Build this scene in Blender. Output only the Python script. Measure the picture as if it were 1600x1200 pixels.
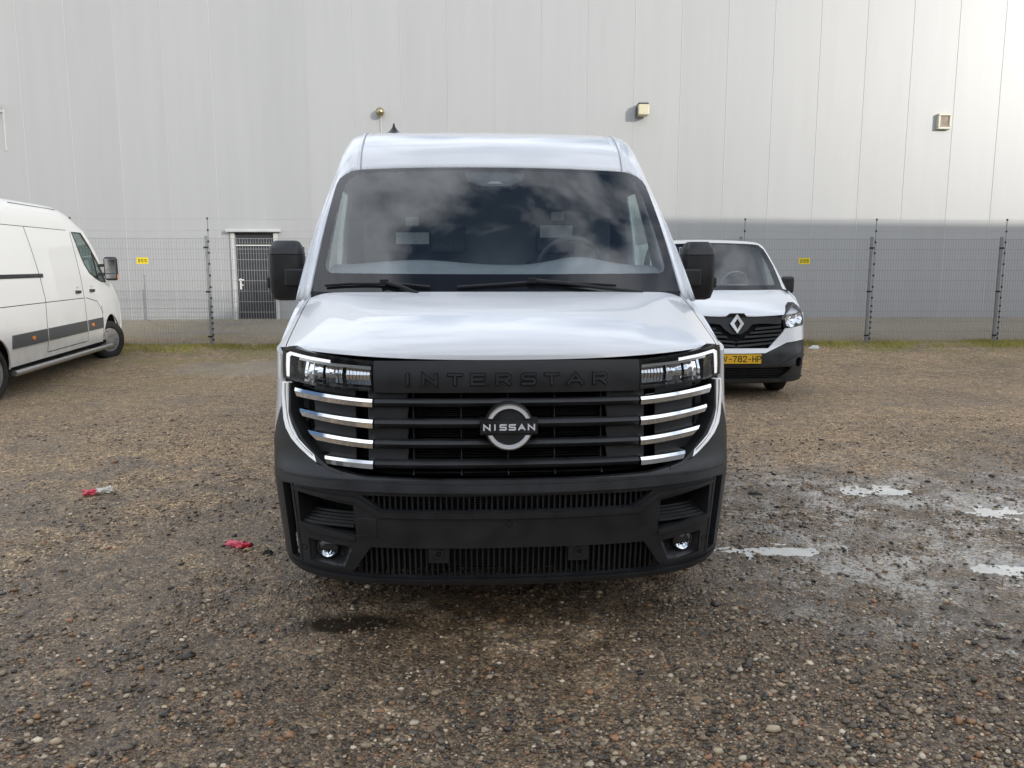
import bpy, bmesh, math, random
import numpy as np
from mathutils import Vector, Matrix
from mathutils.geometry import tessellate_polygon

for o in list(bpy.data.objects):
    bpy.data.objects.remove(o, do_unlink=True)
scene = bpy.context.scene
COL = scene.collection
R = math.radians
random.seed(7)
rng = np.random.default_rng(7)

# ------------------------------------------------------------------ camera
cd = bpy.data.cameras.new('camera')
cam = bpy.data.objects.new('camera', cd)
COL.objects.link(cam)
cam.location = (0, 0, 1.53)
cam.rotation_euler = (R(90 - 7.85), 0, 0)
cd.sensor_width = 36.0
cd.lens = 27.0
cd.clip_start = 0.05
cd.clip_end = 2000
scene.camera = cam

# ------------------------------------------------------------------ light
SUN_AZ = 42.0      # degrees to the right of straight behind the camera
SUN_EL = 15.0
world = bpy.data.worlds.new('World')
scene.world = world
world.use_nodes = True
nt = world.node_tree
nt.nodes.clear()
N = nt.nodes.new
L = nt.links.new
wout = N('ShaderNodeOutputWorld')
bg = N('ShaderNodeBackground')
bg.inputs['Strength'].default_value = 0.15
sky = N('ShaderNodeTexSky')
sky.sky_type = 'NISHITA'
sky.sun_disc = False
sky.sun_elevation = R(SUN_EL)
sky.sun_rotation = R(180 - SUN_AZ)
sky.air_density = 1.0
sky.dust_density = 1.0
sky.ozone_density = 1.5
# broken cloud, laid out on a flat layer above the yard
tc = N('ShaderNodeTexCoord')
sep = N('ShaderNodeSeparateXYZ')
L(tc.outputs['Generated'], sep.inputs[0])
zz = N('ShaderNodeMath'); zz.operation = 'MAXIMUM'; zz.inputs[1].default_value = 0.0
L(sep.outputs['Z'], zz.inputs[0])
za = N('ShaderNodeMath'); za.operation = 'ADD'; za.inputs[1].default_value = 0.18
L(zz.outputs[0], za.inputs[0])
dx = N('ShaderNodeMath'); dx.operation = 'DIVIDE'
dy = N('ShaderNodeMath'); dy.operation = 'DIVIDE'
L(sep.outputs['X'], dx.inputs[0]); L(za.outputs[0], dx.inputs[1])
L(sep.outputs['Y'], dy.inputs[0]); L(za.outputs[0], dy.inputs[1])
cmb = N('ShaderNodeCombineXYZ')
L(dx.outputs[0], cmb.inputs[0]); L(dy.outputs[0], cmb.inputs[1])
cmb.inputs[2].default_value = 12.4
cn = N('ShaderNodeTexNoise')
cn.inputs['Scale'].default_value = 2.3
cn.inputs['Detail'].default_value = 9
cn.inputs['Roughness'].default_value = 0.58
cn.inputs['Distortion'].default_value = 0.25
L(cmb.outputs[0], cn.inputs['Vector'])
cr = N('ShaderNodeValToRGB')
cr.color_ramp.elements[0].position = 0.42
cr.color_ramp.elements[0].color = (0, 0, 0, 1)
cr.color_ramp.elements[1].position = 0.585
cr.color_ramp.elements[1].color = (1, 1, 1, 1)
L(cn.outputs['Fac'], cr.inputs[0])
cc = N('ShaderNodeValToRGB')
cc.color_ramp.elements[0].position = 0.42
cc.color_ramp.elements[0].color = (1.0, 1.0, 1.0, 1)
cc.color_ramp.elements[1].position = 0.80
cc.color_ramp.elements[1].color = (0.55, 0.57, 0.60, 1)
L(cn.outputs['Fac'], cc.inputs[0])
cs = N('ShaderNodeMix'); cs.data_type = 'RGBA'; cs.blend_type = 'MULTIPLY'
cs.inputs['Factor'].default_value = 1.0
cs.inputs[7].default_value = (10.6, 11.0, 11.7, 1)
L(cc.outputs[0], cs.inputs[6])
mx = N('ShaderNodeMix'); mx.data_type = 'RGBA'
L(cr.outputs[0], mx.inputs['Factor'])
L(sky.outputs[0], mx.inputs[6])
L(cs.outputs[2], mx.inputs[7])
L(mx.outputs[2], bg.inputs['Color'])
L(bg.outputs[0], wout.inputs['Surface'])

sd = bpy.data.lights.new('sun', 'SUN')
sd.energy = 2.0
sd.angle = R(0.32)
sd.color = (1.0, 0.955, 0.885)
sun = bpy.data.objects.new('sun', sd)
COL.objects.link(sun)
_d = Vector((-math.sin(R(SUN_AZ)) * math.cos(R(SUN_EL)), math.cos(R(SUN_AZ)) * math.cos(R(SUN_EL)), -math.sin(R(SUN_EL))))
sun.rotation_euler = _d.to_track_quat('-Z', 'Y').to_euler()
sun.location = (20, -25, 14)

scene.view_settings.view_transform = 'Standard'
scene.view_settings.look = 'None'
scene.view_settings.exposure = 0.35
scene.view_settings.gamma = 1.0
scene.view_settings.use_curve_mapping = False

# ------------------------------------------------------------------ materials
MATS = {}
def mat(name, color=(.5, .5, .5), rough=.5, metal=0., coat=0., spec=.5, coat_rough=.03):
    m = bpy.data.materials.new(name)
    m.use_nodes = True
    b = m.node_tree.nodes['Principled BSDF']
    b.inputs['Base Color'].default_value = (*color, 1)
    b.inputs['Roughness'].default_value = rough
    b.inputs['Metallic'].default_value = metal
    b.inputs['Coat Weight'].default_value = coat
    b.inputs['Coat Roughness'].default_value = coat_rough
    b.inputs['Specular IOR Level'].default_value = spec
    MATS[name] = m
    return m
def bsdf(m):
    return m.node_tree.nodes['Principled BSDF']
def vary(m, scale, lo, hi, detail=6, rough=None, bump=0., bump_scale=None, coord='Object', stretch=None):
    """multiply base colour by a noise between lo and hi; optional roughness range and bump"""
    t = m.node_tree; n = t.nodes.new; l = t.links.new; b = bsdf(m)
    c = n('ShaderNodeTexCoord')
    src = c.outputs[coord]
    if stretch:
        mp = n('ShaderNodeMapping'); mp.inputs['Scale'].default_value = stretch
        l(src, mp.inputs[0]); src = mp.outputs[0]
    tx = n('ShaderNodeTexNoise'); tx.inputs['Scale'].default_value = scale; tx.inputs['Detail'].default_value = detail
    l(src, tx.inputs['Vector'])
    mr = n('ShaderNodeMapRange'); mr.inputs[1].default_value = .3; mr.inputs[2].default_value = .7
    mr.inputs[3].default_value = lo; mr.inputs[4].default_value = hi
    l(tx.outputs['Fac'], mr.inputs[0])
    mm = n('ShaderNodeMix'); mm.data_type = 'RGBA'; mm.blend_type = 'MULTIPLY'; mm.inputs['Factor'].default_value = 1
    mm.inputs[6].default_value = b.inputs['Base Color'].default_value
    l(mr.outputs[0], mm.inputs[7]); l(mm.outputs[2], b.inputs['Base Color'])
    if rough:
        m2 = n('ShaderNodeMapRange'); m2.inputs[1].default_value = .3; m2.inputs[2].default_value = .7
        m2.inputs[3].default_value = rough[0]; m2.inputs[4].default_value = rough[1]
        l(tx.outputs['Fac'], m2.inputs[0]); l(m2.outputs[0], b.inputs['Roughness'])
    if bump:
        t2 = n('ShaderNodeTexNoise'); t2.inputs['Scale'].default_value = bump_scale or scale; t2.inputs['Detail'].default_value = 4
        l(src, t2.inputs['Vector'])
        bp = n('ShaderNodeBump'); bp.inputs['Strength'].default_value = bump; bp.inputs['Distance'].default_value = .002
        l(t2.outputs['Fac'], bp.inputs['Height']); l(bp.outputs[0], b.inputs['Normal'])
    return m
def glass(name, tint, ior=.08, rough=0.0):
    m = bpy.data.materials.new(name); m.use_nodes = True
    t = m.node_tree; t.nodes.clear(); n = t.nodes.new; l = t.links.new
    o = n('ShaderNodeOutputMaterial'); mixs = n('ShaderNodeMixShader'); tr = n('ShaderNodeBsdfTransparent')
    gl = n('ShaderNodeBsdfGlossy'); lw = n('ShaderNodeLayerWeight'); lw.inputs['Blend'].default_value = .5
    tr.inputs[0].default_value = (*tint, 1); gl.inputs['Roughness'].default_value = rough
    # Schlick reflectance of a thin pane, the same from either side
    pw = n('ShaderNodeMath'); pw.operation = 'POWER'; pw.inputs[1].default_value = 5.0; l(lw.outputs['Facing'], pw.inputs[0])
    fr = n('ShaderNodeMapRange'); fr.inputs[3].default_value = ior; fr.inputs[4].default_value = 1.0; l(pw.outputs[0], fr.inputs[0])
    l(fr.outputs[0], mixs.inputs[0]); l(tr.outputs[0], mixs.inputs[1]); l(gl.outputs[0], mixs.inputs[2])
    l(mixs.outputs[0], o.inputs[0])
    MATS[name] = m
    return m

M_white = vary(mat('van_white_paint', (.80, .81, .82), .28, coat=1.0), 3, .97, 1.0)
M_black = vary(mat('black_bumper_plastic', (.017, .0175, .0185), .42, spec=.5), 9, .75, 1.35, detail=9, rough=(.33, .55), bump=.15, bump_scale=900)
M_gloss = mat('gloss_black', (.008, .008, .009), .08, spec=.5)
M_dark = mat('dark_cavity', (.006, .006, .007), .7, spec=.2)
M_chrome = mat('chrome', (.86, .87, .88), .06, metal=1.0)
M_silver = mat('satin_silver', (.62, .63, .64), .28, metal=1.0)
M_guide = mat('white_light_guide', (.85, .87, .9), .12, coat=1.0)      # daytime running light, switched on
bsdf(M_guide).inputs['Emission Color'].default_value = (1.0, .99, .97, 1)
bsdf(M_guide).inputs['Emission Strength'].default_value = .65
M_blade = mat('glow_trim_blade', (.82, .84, .87), .10, coat=1.0)  # chrome strip in white plastic, faint glow added for its highlight
bsdf(M_blade).inputs['Emission Color'].default_value = (1.0, .99, .97, 1)
bsdf(M_blade).inputs['Emission Strength'].default_value = .22
M_badge = mat('badge_silver', (.74, .75, .76), .25, metal=.1, coat=.5)
M_badgew = mat('badge_letter', (.80, .80, .80), .3)
M_hub = vary(mat('grey_wheel_cover', (.22, .215, .205), .5), 12, .75, 1.2)
M_wiper = mat('wiper_rubber', (.010, .010, .011), .5, spec=.35)
M_glass = glass('windscreen_glass', (.84, .89, .90), .11)
M_sideglass = glass('side_glass', (.55, .64, .61), .08)
M_lens = glass('clear_lens', (.93, .94, .95), .06)
M_rubber = vary(mat('tyre_rubber', (.022, .021, .02), .8, spec=.3), 20, .8, 1.4)
M_rim = vary(mat('steel_rim', (.30, .30, .30), .4, metal=.7), 9, .7, 1.1)
M_paper = vary(mat('paper', (.72, .74, .72), .6), 40, .88, 1.0)
M_int = vary(mat('interior_plastic', (.24, .255, .26), .6), 10, .9, 1.1)
M_intl = vary(mat('interior_grey_liner', (.33, .345, .35), .8), 6, .9, 1.1)
M_seat = vary(mat('seat_fabric', (.10, .105, .11), .9), 30, .85, 1.15)
M_amber = mat('amber_plastic', (.75, .22, .04), .3)
M_yplate = mat('plate_yellow', (.80, .46, .02), .45)
M_ink = mat('black_ink', (.01, .01, .012), .5)
M_blue = mat('plate_blue', (.02, .07, .38), .45)

# ------------------------------------------------------------------ object helpers
def link(o, parent=None):
    COL.objects.link(o)
    if parent is not None:
        o.parent = parent
    return o
def empty(name, loc, rot=(0, 0, 0)):
    o = bpy.data.objects.new(name, None)
    o.empty_display_size = .2
    o.location = loc; o.rotation_euler = rot
    return link(o)
def tag(o, label=None, cat=None, group=None, kind=None):
    if label: o['label'] = label
    if cat: o['category'] = cat
    if group: o['group'] = group
    if kind: o['kind'] = kind
    return o
def obj(name, verts, faces, m, parent=None, sharp=35, bevel=0., seg=2):
    me = bpy.data.meshes.new(name)
    me.from_pydata([tuple(v) for v in verts], [], faces)
    me.validate()
    if m is not None: me.materials.append(m)
    me.polygons.foreach_set('use_smooth', [True] * len(me.polygons))
    me.set_sharp_from_angle(angle=R(sharp))
    me.update()
    o = bpy.data.objects.new(name, me)
    link(o, parent)
    if bevel:
        b = o.modifiers.new('bevel', 'BEVEL'); b.width = bevel; b.segments = seg
        b.limit_method = 'ANGLE'; b.angle_limit = R(38); b.harden_normals = True
    return o
class MB:
    """collects boxes, tubes, rings and grids into one mesh"""
    def __init__(s): s.v = []; s.f = []
    def add(s, v, f):
        k = len(s.v); s.v += [tuple(a) for a in v]; s.f += [tuple(i + k for i in q) for q in f]; return s
    def box(s, x0, x1, y0, y1, z0, z1):
        v = [(x, y, z) for x in (x0, x1) for y in (y0, y1) for z in (z0, z1)]
        return s.add(v, [(0, 1, 3, 2), (4, 6, 7, 5), (0, 4, 5, 1), (2, 3, 7, 6), (0, 2, 6, 4), (1, 5, 7, 3)])
    def tube(s, pts, r, n=8, caps=True, closed=False):
        pts = [Vector(p) for p in pts]; rs = r if isinstance(r, (list, tuple)) else [r] * len(pts)
        v = []; f = []; m = len(pts); up = None
        for i, p in enumerate(pts):
            a = pts[i - 1] if (i > 0 or closed) else p; b = pts[(i + 1) % m] if (i < m - 1 or closed) else p
            d = (b - a).normalized()
            if up is None:
                up = Vector((0, 0, 1)) if abs(d.z) < .9 else Vector((1, 0, 0))
            up = (up - d * up.dot(d)).normalized(); sd_ = d.cross(up)
            for k in range(n):
                t = 2 * math.pi * k / n
                v.append(p + (up * math.cos(t) + sd_ * math.sin(t)) * rs[i])
        mm = m if closed else m - 1
        for i in range(mm):
            for k in range(n):
                a = i * n + k; b = i * n + (k + 1) % n; c = ((i + 1) % m) * n + (k + 1) % n; e = ((i + 1) % m) * n + k
                f.append((a, b, c, e))
        if caps and not closed:
            f.append(tuple(range(n))[::-1]); f.append(tuple((m - 1) * n + k for k in range(n)))
        return s.add(v, f)
    def lathe(s, prof, n=32, axis='x', c=(0, 0, 0)):
        """prof: list of (a, r) along axis"""
        v = []; f = []
        for a, r in prof:
            for k in range(n):
                t = 2 * math.pi * k / n; p, q = r * math.cos(t), r * math.sin(t)
                w = (a, p, q) if axis == 'x' else ((q, a, p) if axis == 'y' else (p, q, a))
                v.append((w[0] + c[0], w[1] + c[1], w[2] + c[2]))
        for i in range(len(prof) - 1):
            for k in range(n):
                f.append((i * n + k, i * n + (k + 1) % n, (i + 1) * n + (k + 1) % n, (i + 1) * n + k))
        f.append(tuple(range(n))[::-1]); f.append(tuple((len(prof) - 1) * n + k for k in range(n)))
        return s.add(v, f)
    def build(s, name, m, parent=None, sharp=35, bevel=0., seg=2):
        return obj(name, s.v, s.f, m, parent, sharp, bevel, seg)
def grid(P):
    """P[i][j] points -> verts, faces"""
    a, b = len(P), len(P[0])
    v = [p for row in P for p in row]
    f = [(i * b + j, i * b + j + 1, (i + 1) * b + j + 1, (i + 1) * b + j) for i in range(a - 1) for j in range(b - 1)]
    return v, f
def sheet_data(outer, holes, mapf, thick, cu=(), cv=(), w0=0.):
    """flat outline (with holes) cut along lines, given thickness and mapped onto a surface"""
    loops = [[Vector((p[0], p[1], 0)) for p in lp] for lp in [outer] + list(holes)]
    tris = tessellate_polygon(loops)
    flat = [v for lp in loops for v in lp]
    bm = bmesh.new()
    bv = [bm.verts.new(v) for v in flat]
    for t in tris:
        if len(set(t)) == 3:
            a, b, c = (flat[i] for i in t)
            if abs((b - a).cross(c - a).z) < 1e-9: continue
            try: bm.faces.new([bv[i] for i in t])
            except ValueError: pass
    for (vals, ax) in ((cu, 0), (cv, 1)):
        for c in vals:
            co = Vector((c, 0, 0)) if ax == 0 else Vector((0, c, 0)); no = Vector((1, 0, 0)) if ax == 0 else Vector((0, 1, 0))
            bmesh.ops.bisect_plane(bm, geom=bm.verts[:] + bm.edges[:] + bm.faces[:], plane_co=co, plane_no=no, dist=1e-6)
    bm.normal_update()
    for fc in bm.faces:
        if fc.normal.z < 0: fc.normal_flip()
    bm.verts.index_update(); bm.verts.ensure_lookup_table()
    V2 = [(v.co.x, v.co.y) for v in bm.verts]; n = len(V2)
    F = [[v.index for v in fc.verts] for fc in bm.faces]
    B = []
    for e in bm.edges:
        if len(e.link_faces) == 1:
            lp = e.link_loops[0]; B.append((lp.vert.index, lp.link_loop_next.vert.index))
    bm.free()
    verts = [mapf(u, v, w0) for u, v in V2]
    faces = [tuple(q) for q in F]
    if thick:
        verts += [mapf(u, v, w0 + thick) for u, v in V2]
        faces += [tuple(i + n for i in q[::-1]) for q in F]
        faces += [(b, a, a + n, b + n) for a, b in B]
    return verts, faces
def sheet(name, outer, holes, mapf, thick, m, parent, cu=(), cv=(), w0=0., bevel=0., sharp=35, seg=2):
    v, f = sheet_data(outer, holes, mapf, thick, cu, cv, w0)
    return obj(name, v, f, m, parent, sharp, bevel, seg)
def ribbon(pts, th):
    """2D polyline -> outline polygon with mitred corners"""
    P = [Vector((p[0], p[1])) for p in pts]; lft = []; rgt = []
    for i, p in enumerate(P):
        d0 = (p - P[i - 1]).normalized() if i else None
        d1 = (P[i + 1] - p).normalized() if i < len(P) - 1 else None
        if d0 is None: nrm = Vector((-d1.y, d1.x)); k = 1
        elif d1 is None: nrm = Vector((-d0.y, d0.x)); k = 1
        else:
            n0 = Vector((-d0.y, d0.x)); n1 = Vector((-d1.y, d1.x)); nrm = (n0 + n1).normalized()
            k = 1 / max(.45, nrm.dot(n0))
        lft.append(p + nrm * th / 2 * k); rgt.append(p - nrm * th / 2 * k)
    return lft, rgt
GLYPH = {
    'I': [[(.5, 0), (.5, 1)]],
    'N': [[(0, 0), (0, 1), (1, 0), (1, 1)]],
    'T': [[(0, 1), (1, 1)], [(.5, .96), (.5, 0)]],
    'E': [[(1, 1), (0, 1), (0, 0), (1, 0)], [(.05, .5), (.9, .5)]],
    'R': [[(0, 0), (0, 1), (.85, 1), (1, .88), (1, .6), (.85, .46), (.05, .46)], [(.55, .44), (1, 0)]],
    'S': [[(1, 1), (.12, 1), (0, .9), (0, .6), (.12, .5), (.88, .5), (1, .4), (1, .1), (.88, 0), (0, 0)]],
    'A': [[(0, 0), (.5, 1), (1, 0)], [(.2, .3), (.8, .3)]],
    'V': [[(0, 1), (.5, 0), (1, 1)]],
    'H': [[(0, 0), (0, 1)], [(1, 0), (1, 1)], [(.05, .5), (.95, .5)]],
    'P': [[(0, 0), (0, 1), (.8, 1), (1, .88), (1, .6), (.8, .46), (.05, .46)]],
    '7': [[(0, 1), (1, 1), (.35, 0)]],
    '8': [[(.2, .52), (.05, .64), (.05, .88), (.2, 1), (.8, 1), (.95, .88), (.95, .64), (.8, .52), (.2, .52), (0, .4), (0, .12), (.2, 0), (.8, 0), (1, .12), (1, .4), (.8, .52)]],
    '2': [[(0, .8), (.15, 1), (.85, 1), (1, .85), (1, .62), (0, .0), (1.02, 0)]],
    '-': [[(.1, .45), (.9, .45)]],
}
def letter(ch, cx, cz, w, h, th, mapf, depth, m, parent, w0=0., name='letter', bevel=0., sx=1):
    mb = MB()
    for k, line in enumerate(GLYPH[ch]):
        pts = [(cx + sx * (p[0] - .5) * (w - th), cz + (p[1] - .5) * (h - th)) for p in line]
        # lengthen the ends by half a stroke so that corners close
        a, b = Vector(pts[0]), Vector(pts[1]); pts[0] = tuple(a + (a - b).normalized() * th * .5)
        a, b = Vector(pts[-1]), Vector(pts[-2]); pts[-1] = tuple(a + (a - b).normalized() * th * .5)
        l_, r_ = ribbon(pts, th); n = len(pts); o = w0 - .0004 * k
        v = [mapf(p.x, p.y, o - depth) for p in l_] + [mapf(p.x, p.y, o - depth) for p in r_]
        v += [mapf(p.x, p.y, o) for p in l_] + [mapf(p.x, p.y, o) for p in r_]
        f = []
        for i in range(n - 1):
            f += [(i, i + 1, n + i + 1, n + i), (2 * n + i, 3 * n + i, 3 * n + i + 1, 2 * n + i + 1),
                  (i, 2 * n + i, 2 * n + i + 1, i + 1), (n + i, n + i + 1, 3 * n + i + 1, 3 * n + i)]
        f += [(0, n, 3 * n, 2 * n), (n - 1, 3 * n - 1, 4 * n - 1, 2 * n - 1)]
        mb.add(v, f)
    o = mb.build(name, m, parent, 30)
    bm = bmesh.new(); bm.from_mesh(o.data); bmesh.ops.recalc_face_normals(bm, faces=bm.faces[:]); bm.to_mesh(o.data); bm.free()
    o.data.set_sharp_from_angle(angle=R(30))
    return o
def fix_normals(o, sharp=35):
    bm = bmesh.new(); bm.from_mesh(o.data)
    bmesh.ops.recalc_face_normals(bm, faces=bm.faces[:]); bm.to_mesh(o.data); bm.free()
    o.data.set_sharp_from_angle(angle=R(sharp)); return o
def mirror_pts(pts, sx):
    return [(p[0] * sx, p[1]) for p in pts]
def frange(a, b, d):
    n = max(1, int(round((b - a) / d))); return [a + (b - a) * i / n for i in range(n + 1)]
def catmull(P, sub):
    """P: list of equal-length tuples -> denser list"""
    A = [np.array(p, float) for p in P]; out = []
    for i in range(len(A) - 1):
        p0 = A[i - 1] if i else 2 * A[0] - A[1]; p1, p2 = A[i], A[i + 1]
        p3 = A[i + 2] if i + 2 < len(A) else 2 * A[-1] - A[-2]
        for k in range(sub):
            t = k / sub
            out.append(.5 * ((2 * p1) + (-p0 + p2) * t + (2 * p0 - 5 * p1 + 4 * p2 - p3) * t * t + (-p0 + 3 * p1 - 3 * p2 + p3) * t ** 3))
    out.append(A[-1]); return out
def copy_tree(o, parent=None):
    c = o.copy(); COL.objects.link(c); c.parent = parent
    for ch in list(o.children): copy_tree(ch, c)
    return c
def wheel(parent, loc, r, width, side, steer=0., hub=None, name='wheel', cover=False):
    """side +1: outer face towards +x"""
    w = bpy.data.objects.new(name, None); w.empty_display_size = .1
    w.location = loc; w.rotation_euler = (0, 0, steer); link(w, parent)
    h = width / 2; ri = r * .62
    pf = [(-h * .8, ri), (-h, ri + .03), (-h, r - .04), (-h * .8, r - .008), (-h * .5, r), (h * .5, r), (h * .8, r - .008), (h, r - .04), (h, ri + .03), (h * .8, ri)]
    MB().lathe(pf, 40, 'x').build('tyre', M_rubber, w, 30)
    s = side
    d = [(s * h * -.7, ri * .98), (s * h * .75, ri * .99), (s * h * .78, ri * .93), (s * h * .3, ri * .82), (s * h * .35, ri * .55), (s * h * .8, ri * .42), (s * h * .9, ri * .2), (s * h * .9, .01)]
    if cover:
        d = [(s * h * -.7, ri * .98), (s * h * .80, ri * .99), (s * h * .86, ri * .94), (s * h * .84, ri * .80), (s * h * .95, ri * .72), (s * h * 1.0, ri * .35), (s * h * .96, ri * .30), (s * h * .99, .01)]
    o = MB().lathe(d, 40, 'x').build('rim', hub or M_rim, w, 30); fix_normals(o)
    mb = MB()
    for k in range(10):
        t = 2 * math.pi * k / 10; c = (math.cos(t) * ri * .7, math.sin(t) * ri * .7)
        x = s * h * (.36 if not cover else .80)
        mb.box(min(x, x + s * .012), max(x, x + s * .012), c[0] - .018, c[0] + .018, c[1] - .018, c[1] + .018)
    mb.build('vent_hole', M_dark, w)
    return w
# ================================================================== ground
def vnoise(x, y, seed=0):
    xi = np.floor(x).astype(np.int64); yi = np.floor(y).astype(np.int64); xf = x - xi; yf = y - yi
    def h(a, b):
        n = (a * 374761393 + b * 668265263 + seed * 1442695041) & 0x7fffffff
        n = ((n ^ (n >> 13)) * 1274126177) & 0x7fffffff
        return ((n ^ (n >> 16)) & 0xffff) / 65535.0
    u = xf * xf * (3 - 2 * xf); v = yf * yf * (3 - 2 * yf)
    return (h(xi, yi) * (1 - u) + h(xi + 1, yi) * u) * (1 - v) + (h(xi, yi + 1) * (1 - u) + h(xi + 1, yi + 1) * u) * v
def fbm(x, y, sc, octv, seed=0, gain=.5):
    s = 0; a = 1; t = 0
    for k in range(octv):
        s = s + a * vnoise(x * sc * 2 ** k, y * sc * 2 ** k, seed + 17 * k); t += a; a *= gain
    return s / t - .5
# shallow dips that hold water: x, y, half-width, half-depth, dip
PUD = [(1.52, 4.20, .24, .100, .026), (2.66, 5.45, .30, .13, .022), (2.60, 3.94, .16, .080, .022), (3.20, 4.95, .26, .09, .018), (2.15, 5.05, .20, .06, .015)]
WATER_Z = -.0135
def base_z(x, y):
    t = np.clip((y - 11.0) / 4.0, 0, 1.75)
    return .25 * t ** 1.6
def ground_z(x, y, fine=True):
    z = base_z(x, y)
    near = np.clip((11 - y) / 3, 0, 1) * np.clip((9 - np.abs(x)) / 2, 0, 1)
    z = z + near * .010 * fbm(x, y, .9, 3, 3)
    for (px, py, a, b, d) in PUD:
        r = np.sqrt(((x - px) / a) ** 2 + ((y - py) / b) ** 2) * (1 + .9 * fbm(x, y, 3.1, 3, 9) + 1.4 * fbm(x, y, 15, 3, 19))
        z = z - d * np.clip(1 - (r / 1.7) ** 2, 0, 1) ** 1.3
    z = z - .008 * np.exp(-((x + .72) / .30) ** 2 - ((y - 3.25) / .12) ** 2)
    if fine:
        z = z + near * (.017 * fbm(x, y, 14, 3, 21) + .010 * np.maximum(0, fbm(x, y, 26, 2, 31) * 2) ** 1.4 + .0015)
    return z
def dense(a, b, d): return list(np.arange(a, b, d))
gx = [-400, -150, -60, -30] + dense(-16, -5.5, .35) + dense(-5.5, -3.6, .07) + dense(-3.6, 3.9, .026) + dense(3.9, 6, .07) + dense(6, 16, .35) + [16, 30, 60, 150, 400]
gy = [-400, -150, -60, -25, -12, -5, -1, .8, 1.5] + dense(1.9, 5.2, .022) + dense(5.2, 7.0, .04) + dense(7, 10, .10) + dense(10, 18.5, .25) + [18.5, 25, 60, 150, 400]
GX, GY = np.meshgrid(np.array(gx, float), np.array(gy, float))
GZ = ground_z(GX, GY)
nv = GX.size; ny_, nx_ = GX.shape
me = bpy.data.meshes.new('gravel_yard')
me.vertices.add(nv)
me.vertices.foreach_set('co', np.stack([GX, GY, GZ], -1).astype(np.float32).ravel())
I = np.arange(nv).reshape(ny_, nx_)
quads = np.stack([I[:-1, :-1], I[:-1, 1:], I[1:, 1:], I[1:, :-1]], -1).reshape(-1, 4)
me.loops.add(quads.size); me.loops.foreach_set('vertex_index', quads.ravel().astype(np.int32))
me.polygons.add(len(quads)); me.polygons.foreach_set('loop_start', (np.arange(len(quads)) * 4).astype(np.int32))
me.update(calc_edges=True)
me.polygons.foreach_set('use_smooth', np.ones(len(quads), bool))
yard = link(bpy.data.objects.new('gravel_yard', me)); tag(yard, kind='structure')

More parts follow.
